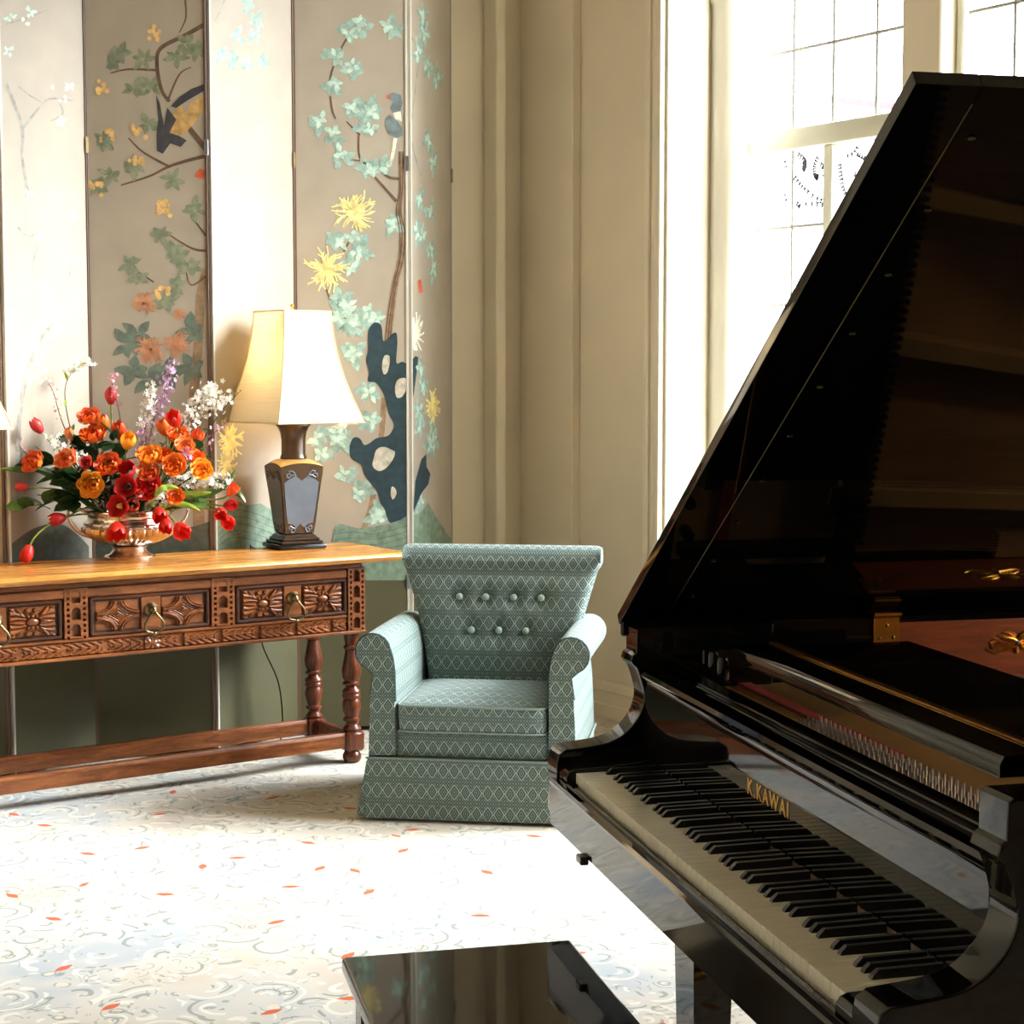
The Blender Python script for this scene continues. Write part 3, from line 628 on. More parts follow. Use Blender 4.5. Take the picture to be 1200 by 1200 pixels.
def rosette(s_, t_):
    x, y = (s_ - .5) * 2, (t_ - .5) * 2; r = math.hypot(x, y); a_ = math.atan2(y, x)
    if r < .26: return .55 + .45 * math.sqrt(max(0, 1 - (r / .26) ** 2))
    if r < .33: return .2
    ax_, ay = abs(x), abs(y); m_ = max(ax_, ay)
    if m_ > .97: return .1
    if ay > ax_ * 1.5 and r > .5:                        # small beads above and below
        q = math.hypot(ax_ - .17, ay - .78)
        return .8 if q < .13 else .12
    w_ = math.atan2(ay, ax_) + .55 * (r - .3) * (1 if ay < ax_ else -1)   # leaf ribs sweep into the corners
    return .3 + .65 * abs(math.sin(w_ * 7.5)) ** .7 * (1 - .25 * r)
def tracery(s_, t_):
    x, y = (s_ - .5) * 2, (t_ - .5) * 2; d = min(math.hypot(abs(x) - 1, abs(y) - 1), 9)
    if d < .70: return .08
    if d < .76: return .75
    if d < .80: return .45
    if d < .90: return .95
    m_ = abs(x) + abs(y)
    if m_ < .12: return .7
    if d > .98: return .25 + .35 * abs(math.sin(d * 26)) if m_ < .75 else .3
    return .55
def pull(parent, x, z, y):
    bm = B(); lathe(bm, [(.022, 0), (.024, .004), (.018, .01), (.013, .016), (.014, .024), (.008, .032), (.0, .034)], 16, Matrix.Translation((x, y, z)) @ Matrix.Rotation(PI / 2, 4, 'X'), cap=False)
    b_ = obj('pull_boss', bm, M['iron'], parent, 50)
    bm = B(); P = spline([(x, y - .028, z - .006), (x + .014, y - .03, z - .02), (x + .034, y - .03, z - .047), (x + .03, y - .03, z - .072), (x + .008, y - .03, z - .08), (x, y - .031, z - .083), (x - .008, y - .03, z - .08), (x - .03, y - .03, z - .072), (x - .034, y - .03, z - .047), (x - .014, y - .03, z - .02)], 4, True)
    tube(bm, P, .0042, 8, closed=True); sphere(bm, (x, y - .031, z - .083), .008, 8, 6); sphere(bm, (x, y - .03, z - .004), .009, 8, 6); obj('drop_ring', bm, M['iron'], parent, 60)
def drawer(x0, x1, kind):
    bm = B(); z0, z1 = .576, .710; y = FY
    box(bm, (x0, y + .006, z0), (x1, y + .16, z1))
    for a_, b_ in (((x0, z0), (x1, z0 + .012)), ((x0, z1 - .012), (x1, z1)), ((x0, z0), (x0 + .012, z1)), ((x1 - .012, z0), (x1, z1))): box(bm, (a_[0], y - .006, a_[1]), (b_[0], y + .01, b_[1]), .004)
    xm = (x0 + x1) / 2; mw = .036
    d = obj('drawer', bm, M['oakdark'], table, 30)
    for s0, s1 in ((x0 + .022, xm - mw - .006), (xm + mw + .006, x1 - .022)):
        bm = B(); hfield(bm, s0, s1, z0 + .016, z1 - .016, 72, 60, rosette if kind else tracery, y + .006, .02 if kind else .016)
        obj('carved_panel', bm, M['oak'], d, 50, recalc=False)
    bm = B(); box(bm, (xm - mw, y - .003, z0 + .01), (xm + mw, y + .01, z1 - .01), .002); obj('muntin', bm, M['oak'], d, 30)
    pull(d, xm + .0, (z0 + z1) / 2 + .012, y - .003)
drawer(-1.071 + .006, -.615 - .006, 0); drawer(-.521 + .006, -.062, 1); drawer(-1.618, -1.158 - .006, 1)
LEG = [(.012, .0), (.03, .004), (.036, .016), (.036, .028), (.028, .042), (.022, .05)]
LEG2 = [(.03, .12), (.034, .126), (.036, .132), (.03, .139), (.024, .147), (.026, .155), (.033, .162), (.033, .17), (.025, .176), (.027, .182), (.033, .2), (.036, .217), (.035, .232), (.030, .245), (.035, .25), (.036, .258), (.033, .264), (.036, .271), (.034, .279), (.024, .288), (.022, .294), (.034, .3), (.034, .307), (.027, .313), (.033, .324), (.037, .345), (.036, .362), (.03, .392), (.025, .42), (.023, .432), (.03, .438), (.03, .446), (.023, .452), (.028, .48), (.03, .502)]
for lx in (-.02, -1.662):
    for ly in (0, .305):
        bm = B(); lathe(bm, LEG, 20); lathe(bm, LEG2, 24); box(bm, (-.038, -.038, .046), (.038, .038, .122), .009)
        o = obj('leg', bm, M['oakleg'], table, 40); o.location = (lx, ly, 0)
def rail(bm, x0, x1, y):   # moulded stretcher
    prism(bm, [(y - .024, .062), (y + .024, .062), (y + .024, .108), (y + .016, .118), (y - .012, .118), (y - .018, .11), (y - .024, .106)], x0, x1, 'X')
for y in (0, .305): bm = B(); rail(bm, -1.626, -.056, y); obj('stretcher', bm, M['oak'], table, 30)
for x in (-.02, -1.662): bm = B(); prism(bm, [(x - .022, .064), (x + .022, .064), (x + .022, .11), (x + .012, .118), (x - .012, .118), (x - .022, .11)], .036, .269, 'Y'); obj('stretcher', bm, M['oakleg'], table, 30)

# ------------------------------------------------------------------ lamps
M['bronze'] = simple('dark bronze lacquer', srgb(74, 56, 40), .22, .2, .2, 12)
M['stepdark'] = simple('dark glossy lamp foot', srgb(46, 34, 28), .12, 0, .1, 12); M['black'] = simple('black lamp plinth', srgb(16, 15, 15), .25, 0, .1, 20)
M['slate'] = simple('slate grey inlay', srgb(94, 101, 110), .35, 0, .12, 14); M['shoulder'] = simple('pale gilt shoulder', srgb(200, 160, 96), .4, .3, .05, 20)
def shade_mat():
    t = NT('cream silk shade'); d = t.n('ShaderNodeBsdfDiffuse'); tr = t.n('ShaderNodeBsdfTranslucent'); mx = t.n('ShaderNodeMixShader')
    nz = t.noise(t.coord((1, 1, 40)), 6, 2); c = t.ramp(nz, [(.3, srgb(240, 232, 212)), (.7, srgb(248, 243, 228))])
    t.l(c, d.inputs[0]); t.l(c, tr.inputs[0]); mx.inputs[0].default_value = .4
    t.l(d.outputs[0], mx.inputs[1]); t.l(tr.outputs[0], mx.inputs[2]); t.l(mx.outputs[0], t.out.inputs[0]); t.t.nodes.remove(t.b); return t.m
M['shade'] = shade_mat(); M['shadetrim'] = simple('cream shade trim', srgb(226, 200, 148), .7, var=.05, scale=30)
def sq(h, z, n=1, r=0): return [(-h, -h, z), (h, -h, z), (h, h, z), (-h, h, z)]
def lamp(label, loc, rz, power):
    L = thing('table_lamp', label, 'lamp', loc, rz)
    bm = B(); box(bm, (-.098, -.098, 0), (.098, .098, .02), .008, 2); obj('plinth', bm, M['black'], L, 40)
    bm = B()
    for h, z0, z1 in ((.086, .02, .031), (.076, .031, .042)): box(bm, (-h, -h, z0), (h, h, z1), .003)
    loft(bm, [sq(.070, .042), sq(.066, .048), sq(.058, .056), sq(.052, .06)]); obj('stepped_foot', bm, M['stepdark'], L, 25)
    # tapering body with arched shoulders
    bm = B(); N = 9
    def ring(h, z, arch=0):
        o = []
        for s_ in range(4):
            for k_ in range(N):
                t_ = -1 + 2 * k_ / N; x, y = t_ * h, -h; a_ = s_ * PI / 2
                o.append((x * math.cos(a_) - y * math.sin(a_), x * math.sin(a_) + y * math.cos(a_), z + arch * (1 - t_ * t_)))
        return o
    loft(bm, [ring(.058, .06), ring(.064, .1), ring(.071, .17), ring(.079, .24), ring(.086, .295), ring(.087, .318, .014)], cap=True); body = obj('body', bm, M['bronze'], L, 25)
    bm = B(); loft(bm, [ring(.0865, .319, .014), ring(.06, .34, .004), ring(.046, .346, 0)], cap=True); obj('shoulder', bm, M['shoulder'], body, 40)
    # inlaid panel on each face
    for s_ in range(4):
        m_ = Matrix.Rotation(s_ * PI / 2, 4, 'Z')
        def P(x, z): f = (z - .06) / .258; h = .058 + .029 * f ** .9; return (x * h, -h - .0012, z)
        bm = B()
        pts = [(-.82, .10), (-.5, .096), (-.25, .082), (0, .098), (.25, .082), (.5, .096), (.82, .10), (.86, .14), (.88, .2), (.88, .258), (.62, .272), (.3, .285), (.0, .265), (-.3, .285), (-.62, .272), (-.88, .258), (-.88, .2), (-.86, .14)]
        f = bm.faces.new([bm.verts.new(P(*p)) for p in pts]); bmesh.ops.triangulate(bm, faces=[f])
        for sx in (-1, 1):
            for base, sg in ((.284, 1), (.084, -1)):
                tube(bm, [Vector(P(sx * x, base + sg * z)) for x, z in ((.3, 0), (.38, .012), (.5, .02), (.62, .018), (.62, .008), (.54, .008))], .0032, 6)
                tube(bm, [Vector(P(sx * x, base + sg * z)) for x, z in ((.36, .004), (.52, .002), (.66, -.006), (.76, -.002), (.74, .008), (.66, .006))], .0032, 6)
        bm.transform(m_); obj('inlay_panel', bm, M['slate'], body, 30)
    bm = B(); lathe(bm, [(.05, .346), (.053, .35), (.05, .358), (.047, .366), (.047, .42), (.052, .45), (.06, .468), (.068, .476), (.068, .486), (.04, .487)], 28); obj('neck', bm, M['bronze'], L, 40)
    bm = B(); lathe(bm, [(.02, .487), (.02, .54), (.012, .545), (.012, .60)], 14); obj('socket', bm, M['brass'], L, 40)
    bm = B(); sphere(bm, (0, 0, .65), .035, 14, 10, (1, 1, 1.3)); obj('bulb', bm, M['shade'], L, 60)
    # bell shade, square, concave flare
    S_ = L
    bm = B(); zs = [(.490, .196), (.52, .186), (.58, .165), (.66, .142), (.74, .125), (.82, .113), (.885, .107), (.915, .1065)]
    rings = []
    a0 = math.radians(12)
    def r2(h, z): return [(x * math.cos(a0) - y * math.sin(a0), x * math.sin(a0) + y * math.cos(a0), zz) for x, y, zz in ring(h, z)]
    loft(bm, [r2(h, z) for z, h in zs] , cap=False); loft(bm, [r2(h - .002, z) for z, h in zs], cap=False)
    sh = obj('lamp_shade', bm, M['shade'], S_, 25)
    bm = B()
    for z, h in (zs[0], zs[-1]): tube(bm, [Vector(p) for p in r2(h, z)], .0032, 6, closed=True)
    for q in range(4):
        a_ = a0 + q * PI / 2 + PI / 4
        tube(bm, [(h * math.sqrt(2) * math.cos(a_), h * math.sqrt(2) * math.sin(a_), z) for z, h in zs], .0026, 6)
    obj('shade_trim', bm, M['shadetrim'], sh, 60)
    bm = B()
    for q in range(4):
        a_ = a0 + q * PI / 2; tube(bm, [(0, 0, .90), (.1065 * math.cos(a_), .1065 * math.sin(a_), .912)], .002, 5)
    tube(bm, [(0, 0, .69), (0, 0, .935)], .003, 6); sphere(bm, (0, 0, .937), .008, 8, 6); obj('shade_spider', bm, M['brass'], L, 60)
    ld = bpy.data.lights.new('lamp_bulb', 'POINT'); ld.energy = power; ld.color = (1, .72, .38); ld.shadow_soft_size = .04
    lo = bpy.data.objects.new('lamp_bulb', ld); COL.objects.link(lo); lo.parent = L; lo.location = (0, 0, .72)
    return L
ltop = .8008
pl = at_height(345, 641.5, ltop)
lampA = lamp('bronze vase table lamp with a cream bell shade, between the flowers and the armchair', pl, math.radians(29), 3.6)
# its cord drops behind the table
bm = B(); tube(bm, spline([TM @ Vector(p) for p in ((-.27, .30, .806), (-.245, .385, .805), (-.235, .412, .79), (-.22, .415, .6), (-.19, .415, .42), (-.12, .41, .25), (-.1, .42, .06), (-.12, .43, .004))], 6), .0028, 6)
bm.transform(lampA.matrix_basis.inverted() if False else (Matrix.Translation(pl) @ Matrix.Rotation(math.radians(29), 4, 'Z')).inverted()); obj('cord', bm, M['black'], lampA, 60)
dl = TM.inverted() @ pl
pl2 = TM @ Vector((-1.505, .22, ltop))
lamp('matching table lamp left of the flowers, only the tip of its shade in view', pl2, math.radians(29), 5)

# ------------------------------------------------------------------ armchair
CA = math.radians(-7.9)
cx_ = Vector((math.cos(CA), math.sin(CA), 0))
CH = Vector((-.475, 5.70, 0)) + cx_ * .345
chair = thing('armchair', 'teal diamond patterned armchair with button tufted back and rolled arms, beside the console table', 'armchair', CH, CA)
def fab(name, bm, parent=None, sm=40, mat='fabric', **kw):
    o = obj(name, bm, M[mat], parent or chair, sm, **kw); box_uv(o); return o
bm = B(); box(bm, (-.335, .02, .205), (.335, .62, .30), .012, 2); box(bm, (-.25, .012, .205), (.25, .04, .295), .01, 2); fab('seat_rail', bm)
# skirt with flared corners and kick pleats
bm = B()
def sk(z, fl): return [Vector((x, y, z)) for x, y in spline2([(-.347 - fl * .5, -.004 - fl * .6), (-.24, -.004 - fl * .35), (0, -.006 - fl * .3), (.24, -.004 - fl * .35), (.347 + fl * .5, -.004 - fl * .6), (.349 + fl * .8, .15), (.35 + fl * .7, .40), (.34 + fl, .655 + fl), (0, .655 + fl), (-.34 - fl, .655 + fl), (-.35 - fl * .7, .40), (-.349 - fl * .8, .15)])]
def spline2(p):
    o = []
    for i_ in range(len(p)):
        a_, b_ = p[i_], p[(i_ + 1) % len(p)]
        for q in range(4): o.append((a_[0] + (b_[0] - a_[0]) * q / 4, a_[1] + (b_[1] - a_[1]) * q / 4))
    return o
loft(bm, [sk(.212, 0), sk(.2, .002), sk(.12, .007), sk(.012, .016)], cap=False)
loft(bm, [sk(.212, -.006), sk(.012, .008)], cap=False); skirt = fab('skirt', bm, sm=30)
for sx in (-1, 1):
    bm = B(); loft(bm, [[(sx * .352, .004, .2), (sx * .354, .05, .2), (sx * .349, .05, .2), (sx * .347, .004, .2)], [(sx * .388, .012, .012), (sx * .382, .09, .012), (sx * .36, .09, .012), (sx * .362, .004, .012)]]); fab('kick_pleat', bm, skirt)
bm = B(); tube(bm, [(-.352, -.008, .212), (.352, -.008, .212), (.354, .3, .212), (.35, .65, .212)], .004, 6); obj('skirt_piping', bm, M['fabric'], skirt, 60)
for sx in (-1, 1):
    for y in (.06, .60): bm = B(); box(bm, (sx * .3 - .02, y - .02, 0), (sx * .3 + .02, y + .02, .21), .004); obj('leg', bm, M['oakdark'], chair, 20)
# rolled arms
def arm_prof(y):
    c = Vector((.328, 0, .565)); r = .058 + .004 * y; o = [(.255, .22), (.255, .30), (.254, .40), (.256, .50), (.262, .545)]
    for k_ in range(13):
        a_ = math.radians(172 - k_ * 20); o.append((c.x + r * math.cos(a_), c.z + r * math.sin(a_)))
    o += [(.327, .49), (.337, .42), (.342, .32), (.345, .215)]
    return o
for sx in (-1, 1):
    bm = B(); ys = [.0, .006, .02, .1, .25, .4, .55, .64]; ins = [.012, .004, 0, 0, 0, 0, 0, 0]
    rings = []
    for y, s_ in zip(ys, ins):
        cx, cz = .31, .46
        rings.append([(sx * (x + (cx - x) * s_ * 2), y, z + (.45 - z) * s_ * .6 - max(0, y - .2) * .02) for x, z in arm_prof(y)])
    loft(bm, rings); a_ = fab('arm', bm, sm=50)
    bm = B(); tube(bm, [(sx * x, .004, z) for x, z in arm_prof(0)[2:-2]], .0042, 6); obj('arm_piping', bm, M['piping'], a_, 60)
# seat cushion
bm = B(); N = 14
def cush(z, ins, puff=0):
    o = []
    hx, y0, y1 = .246 - ins, -.012 + ins, .50 - ins; r = .04
    for cx, cy, a0 in ((hx - r, y0 + r, -90), (hx - r, y1 - r, 0), (-hx + r, y1 - r, 90), (-hx + r, y0 + r, 180)):
        for k_ in range(5): a_ = math.radians(a0 + k_ * 22.5); o.append((cx + r * math.cos(a_), cy + r * math.sin(a_), z))
    return o
rings = [cush(.297, .03), cush(.30, .006), cush(.312, 0), cush(.37, -.002), cush(.385, .0), cush(.392, .008)]
for q in range(1, 7): rings.append([(x * (1 - q / 7 * .999), .245 + (y - .245) * (1 - q / 7 * .999), z + .03 * math.sin(q / 7 * PI / 2)) for x, y, z in cush(.394, .012)])
loft(bm, rings); cu = fab('seat_cushion', bm, sm=45)
for z in (.388, .304): bm = B(); tube(bm, [Vector(p) for p in cush(z, -.001)], .004, 6, closed=True); obj('cushion_piping', bm, M['fabric'], cu, 60)
# flared, scrolled, button tufted back
BTN = [(x, .685) for x in (-.145, -.05, .05, .148)] + [(x, .57) for x in (-.098, .0, .096)]
bm = B(); prof = []
for y, z in ((.475, .36), (.482, .44), (.49, .52), (.50, .58), (.51, .64), (.523, .70), (.535, .745), (.545, .775)): prof.append((y, z))
for k_ in range(14): a_ = math.radians(190 - k_ * 19); prof.append((.605 + .06 * math.cos(a_), .805 + .06 * math.sin(a_)))
prof += [(.632, .70), (.64, .60), (.645, .45), (.65, .22)]
# refine the profile
pr = [(p.x, p.y) for p in spline([(y, z, 0) for y, z in prof], 3)]
def hw(z): return .252 + .03 * max(0, min(1, (z - .42) / .2)) + .075 * max(0, min(1, (z - .58) / .23)) ** 1.3
NX = 60; rings = []
for k_, (y, z) in enumerate(pr):
    h = hw(z) if k_ < len(pr) * .75 else max(hw(z) - .01, .25); row = []
    for i_ in range(NX + 1):
        x = -h + 2 * h * i_ / NX; yy, zz = y, z; e = abs(x) / h
        rd = max(0, (e - .93) / .07) ** 2
        if k_ < 28:
            d = 0
            for bx, bz in BTN: r = math.hypot(x - bx, z - bz); d += .024 * math.exp(-(r / .028) ** 2) + .006 * math.exp(-(r / .06) ** 2)
            d += .005 * math.exp(-((x - .0) / .006) ** 2) * (1 if .45 < z < .72 else 0) * .6
            yy += min(d, .03) + .012 * rd - .012 * (1 - e * e) * (1 if z < .75 else .4)
        else: yy -= .012 * rd
        row.append((x + .018, yy, zz - .006 * rd))
    rings.append(row)
# closed loop over the thickness
t = bmesh.new(); G = [[t.verts.new(p) for p in r] for r in rings]
for a_, b_ in zip(G, G[1:]):
    for i_ in range(NX): t.faces.new((a_[i_], a_[i_ + 1], b_[i_ + 1], b_[i_]))
for side in (0, NX): t.faces.new([r[side] for r in G])
bmesh.ops.recalc_face_normals(t, faces=t.faces); merge(bm, t)
bk = fab('backrest', bm, sm=60)
for bx, bz in BTN:
    bm = B(); sphere(bm, (bx + .018, .497 + (bz - .57) * .22, bz), .013, 14, 8, (1, .7, 1)); obj('button', bm, M['buttonfab'], bk, 60)

# ------------------------------------------------------------------ flower bowl
M['silver'] = simple('rosy silver plate', srgb(222, 206, 194), .18, 1, .06, 12)
BW = Vector((-1.405, 6.40, ltop))
bowl = thing('flower_bowl', 'footed silver bowl with fluted sides holding the tulips and roses on the table', 'bowl', BW, TA)
bm = B(); lathe(bm, [(.092, 0), (.094, .006), (.088, .014), (.072, .02), (.064, .03), (.06, .04), (.066, .046), (.05, .05)], 40); obj('foot', bm, M['silver'], bowl, 40)
bm = B(); NS = 144; prof = [(.055, .048), (.085, .055), (.115, .068), (.14, .085), (.156, .102), (.163, .116), (.160, .124)]; rings = []
for k_, (r, z) in enumerate(prof):
    am = .13 * math.sin(PI * k_ / (len(prof) - 1)); rings.append([(r * (1 + am * abs(math.sin(i_ / NS * PI * 40))) * math.cos(2 * PI * i_ / NS), r * (1 + am * abs(math.sin(i_ / NS * PI * 40))) * math.sin(2 * PI * i_ / NS), z) for i_ in range(NS)])
loft(bm, rings, cap=False); obj('fluted_body', bm, M['silver'], bowl, 50)
bm = B(); lathe(bm, [(.158, .122), (.166, .128), (.166, .134), (.158, .138), (.15, .145), (.15, .158), (.158, .168), (.172, .176), (.176, .18), (.172, .184), (.166, .181), (.15, .165), (.145, .15), (.12, .10)], 48, cap=False); obj('rim', bm, M['silver'], bowl, 50)
for sx in (-1, 1):
    bm = B(); tube(bm, spline([(sx * .15, 0, .085), (sx * .185, 0, .10), (sx * .215, 0, .13), (sx * .232, 0, .165), (sx * .226, 0, .19), (sx * .2, 0, .195), (sx * .172, 0, .178)], 5), .006, 8); obj('handle', bm, M['silver'], bowl, 60)
bm = B(); lathe(bm, [(.0, .10), (.118, .10), (.14, .15), (.10, .168), (.0, .175)], 24, cap=False); mo = obj('wet_moss', bm, simple('dark moss', srgb(38, 52, 26), .9, var=.4, scale=60), bowl, 40)

# ------------------------------------------------------------------ flowers
def two(name, a_, b_, sc=18, rough=.45, tl=.25, mid=(.4, .62)):
    t = NT(name); nz = t.noise(t.coord(), sc, 2, .5); c = t.ramp(nz, [(mid[0], a_), (mid[1], b_)])
    t.l(c, t.b.inputs['Base Color']); t.b.inputs['Roughness'].default_value = rough
    t.b.inputs['Transmission Weight'].default_value = 0; t.b.inputs['Subsurface Weight'].default_value = 0
    tr = t.n('ShaderNodeBsdfTranslucent'); t.l(c, tr.inputs[0]); mx = t.n('ShaderNodeMixShader'); mx.inputs[0].default_value = tl
    t.l(t.b.outputs[0], mx.inputs[1]); t.l(tr.outputs[0], mx.inputs[2]); t.l(mx.outputs[0], t.out.inputs[0]); return t.m
M['f_red'] = two('red petals', srgb(196, 24, 16), srgb(222, 46, 22)); M['f_deep'] = two('deep red petals', srgb(168, 18, 20), srgb(206, 32, 28)); M['f_pinkred'] = two('pinkish red petals', srgb(186, 40, 50), srgb(214, 70, 62))
M['f_oran'] = two('orange petals', srgb(226, 96, 20), srgb(240, 140, 36)); M['f_orred'] = two('orange red petals', srgb(214, 56, 22), srgb(236, 110, 40)); M['f_yel'] = two('yellow orange petals', srgb(240, 150, 30), srgb(246, 190, 60)); M['f_flame'] = two('flamed petals', srgb(216, 62, 20), srgb(246, 176, 50), 30)
M['f_peach'] = two('peach petals', srgb(228, 120, 60), srgb(240, 160, 96)); M['f_white'] = two('white blossom', srgb(226, 222, 206), srgb(244, 242, 232), 30); M['f_lilac'] = two('lilac blossom', srgb(168, 122, 158), srgb(208, 168, 196), 40); M['f_pink'] = two('pink blossom', srgb(196, 120, 140), srgb(224, 170, 180), 40)
M['f_stem'] = two('pale green stem', srgb(122, 146, 60), srgb(160, 176, 84), 20); M['f_leaf'] = two('dark green leaf', srgb(34, 58, 30), srgb(58, 88, 44), 20, .35); M['f_leafl'] = two('yellow green leaf', srgb(122, 150, 50), srgb(158, 178, 70), 20, .35); M['f_leafm'] = two('mid green leaf', srgb(66, 98, 46), srgb(96, 128, 64), 20, .35)
M['f_twig'] = simple('brown twig', srgb(84, 62, 50), .8, var=.2, scale=40); M['f_heart'] = simple('dark flower heart', srgb(44, 20, 18), .7, var=.2, scale=60); M['f_heartyel'] = simple('yellow flower heart', srgb(216, 176, 60), .6, var=.15, scale=60)
PM = {}
def petal_mesh(kind, open_, mat):
    key = (kind, open_, mat)
    if key in PM: return PM[key]
    bm = B(); NT_, NS_ = 6, 4; g = []
    for i_ in range(NT_ + 1):
        t_ = i_ / NT_; row = []
        if kind == 'tulip': wd = .62 * math.sin(PI * (.1 + .86 * t_) ** .9) ** .8; r = .16 + .55 * math.sin(PI * min(1, t_ * .62 + .08)) + open_ * .9 * t_ ** 1.6 - .25 * (1 - open_) * t_ ** 3; z = 1.75 * t_ * (1 - .25 * open_) - open_ * .3 * t_ * t_
        else: wd = .62 * math.sin(PI * (.12 + .74 * t_)) ** .7; r = .2 + (.5 + open_ * .5) * t_ ** .8; z = (.95 - open_ * .75) * t_ + .05
        for j in range(NS_ + 1):
            s_ = -1 + 2 * j / NS_; a_ = s_ * wd / max(r, .3)
            a_ = max(-.75, min(.75, a_)); rr = r * (1 - .06 * abs(s_)); row.append(bm.verts.new((rr * math.cos(a_), rr * math.sin(a_), z - .1 * t_ * s_ * s_ + .03 * math.sin(7 * s_ + 3 * t_) * t_)))
        g.append(row)
    for i_ in range(NT_):
        for j in range(NS_): bm.faces.new((g[i_][j], g[i_][j + 1], g[i_ + 1][j + 1], g[i_ + 1][j]))
    me = bpy.data.meshes.new('petal'); bm.to_mesh(me); bm.free(); me.polygons.foreach_set('use_smooth', [True] * len(me.polygons)); me.materials.append(M[mat]); PM[key] = me; return me
def core_mesh(mat, alt):
    key = ('core', mat, alt)
    if key in PM: return PM[key]
    bm = B(); rn = random.Random(len(PM))
    for q, (sc, n_, top) in enumerate(((.92, 6, .60), (.80, 6, .70), (.66, 5, .78), (.5, 5, .84), (.34, 4, .9), (.2, 3, .94))):
        for k_ in range(n_):
            a0 = 2 * PI * k_ / n_ + q * .6 + rn.uniform(-.15, .15); g = []; wd = 3.6 / n_ * .5
            for i_ in range(6):
                t_ = i_ / 5; ph = PI * (.06 + (top - .1) * t_); r = sc * math.sin(ph) * (1 + .07 * math.sin(k_ * 2.1)) + (.1 * sc if i_ == 5 else 0); z = .52 - sc * .72 * math.cos(ph) - .25 * (1 - sc)
                row = []
                for j in range(5):
                    s_ = -1 + j / 2; row.append(bm.verts.new((r * (1 - .05 * abs(s_)) * math.cos(a0 + s_ * wd), r * (1 - .05 * abs(s_)) * math.sin(a0 + s_ * wd), z - .09 * s_ * s_ * t_)))
                g.append(row)
            for a_, b_ in zip(g, g[1:]):
                for j in range(4): bm.faces.new((a_[j], a_[j + 1], b_[j + 1], b_[j])).material_index = q % 2
    me = bpy.data.meshes.new('bloom'); bm.to_mesh(me); bm.free(); me.polygons.foreach_set('use_smooth', [True] * len(me.polygons)); me.materials.append(M[mat]); me.materials.append(M[alt]); PM[key] = me; return me
FR = random.Random(5)
MOUTH = Vector((BW.x, BW.y, ltop + .15))
def fz(zx, zy, dp):  # measure from the enlargement of the bouquet, with its distance
    dp = min(dp, .06) - max(0, 420 - zx) / 420 * .13
    return at_depth(zx / 3.75, 380 + zy / 3.75, 6.40 + dp)
def stem_to(root, head, axis, mat='f_stem', r=.0032, droop=0):
    base = Vector((0, 0, 0)); h = head - root.location; L_ = h.length
    p1 = base.lerp(h, .35) + Vector((0, 0, .06 + droop)); p2 = h - axis * L_ * .25
    P = []
    for q in range(11): t_ = q / 10; P.append(base * (1 - t_) ** 3 + 3 * p1 * t_ * (1 - t_) ** 2 + 3 * p2 * t_ * t_ * (1 - t_) + h * t_ ** 3)
    bm = B(); tube(bm, P, r, 6); return obj('stem', bm, M[mat], root, 60), P
def flower_root(name, label, cat, head, group=None):
    off = (head - MOUTH); off.z = 0
    if off.length > .09: off = off.normalized() * .09
    return thing(name, label, cat, MOUTH + off * .9 + Vector((0, 0, -.005)), 0, group)
def tulip(label, zx, zy, r, dp, mat='f_red', open_=.1, axis=(0, -.6, .8), name='red_tulip', heart=None, leaf=False):
    hd = fz(zx, zy, dp); ax = Vector(axis).normalized(); R = r / 3.75 / 320 * 1.1
    hb = hd - ax * R * .75
    root = flower_root(name, label, 'tulip', hb); stem_to(root, hb, ax, droop=.03)
    qr = ax.to_track_quat('Z', 'Y'); a0 = FR.uniform(0, 1)
    for k_ in range(6):
        o = link('petal', petal_mesh('tulip', open_, mat), root); sc = R * (1.0 if k_ % 2 else .93)
        o.location = hb - root.location; o.rotation_mode = 'QUATERNION'; o.rotation_quaternion = qr @ Quaternion((0, 0, 1), a0 + k_ * PI / 3); o.scale = (sc,) * 3
    if heart:
        bm = B(); sphere(bm, (0, 0, 0), R * .3, 10, 6, (1, 1, .8)); bm.transform(Matrix.Translation(hb + ax * R * .35 - root.location)); obj('flower_heart', bm, M[heart], root, 60)
def rose(label, zx, zy, r, dp, mat='f_oran', core=None, open_=.5, axis=(0, -.8, .6), name='orange_rose', cat='rose'):
    hd = fz(zx, zy, dp); ax = Vector(axis).normalized(); R = r / 3.75 / 320 * 1.06; hb = hd - ax * R * .4
    root = flower_root(name, label, cat, hb); stem_to(root, hb, ax, 'f_leafm')
    qr = ax.to_track_quat('Z', 'Y'); a0 = FR.uniform(0, 1)
    for k_ in range(6):
        o = link('petal', petal_mesh('rose', open_, mat), root); o.location = hb - root.location; o.rotation_mode = 'QUATERNION'
        o.rotation_quaternion = qr @ Quaternion((0, 0, 1), a0 + k_ * PI / 3); o.scale = (R * 1.05,) * 3
    o = link('bloom', core_mesh(core or mat, mat if core and core != mat else {'f_oran': 'f_orred', 'f_orred': 'f_oran', 'f_red': 'f_deep', 'f_yel': 'f_oran', 'f_flame': 'f_yel', 'f_peach': 'f_oran', 'f_pinkred': 'f_orred'}.get(mat, mat)), root); o.location = hb - root.location; o.rotation_mode = 'QUATERNION'; o.rotation_quaternion = qr; o.scale = (R,) * 3
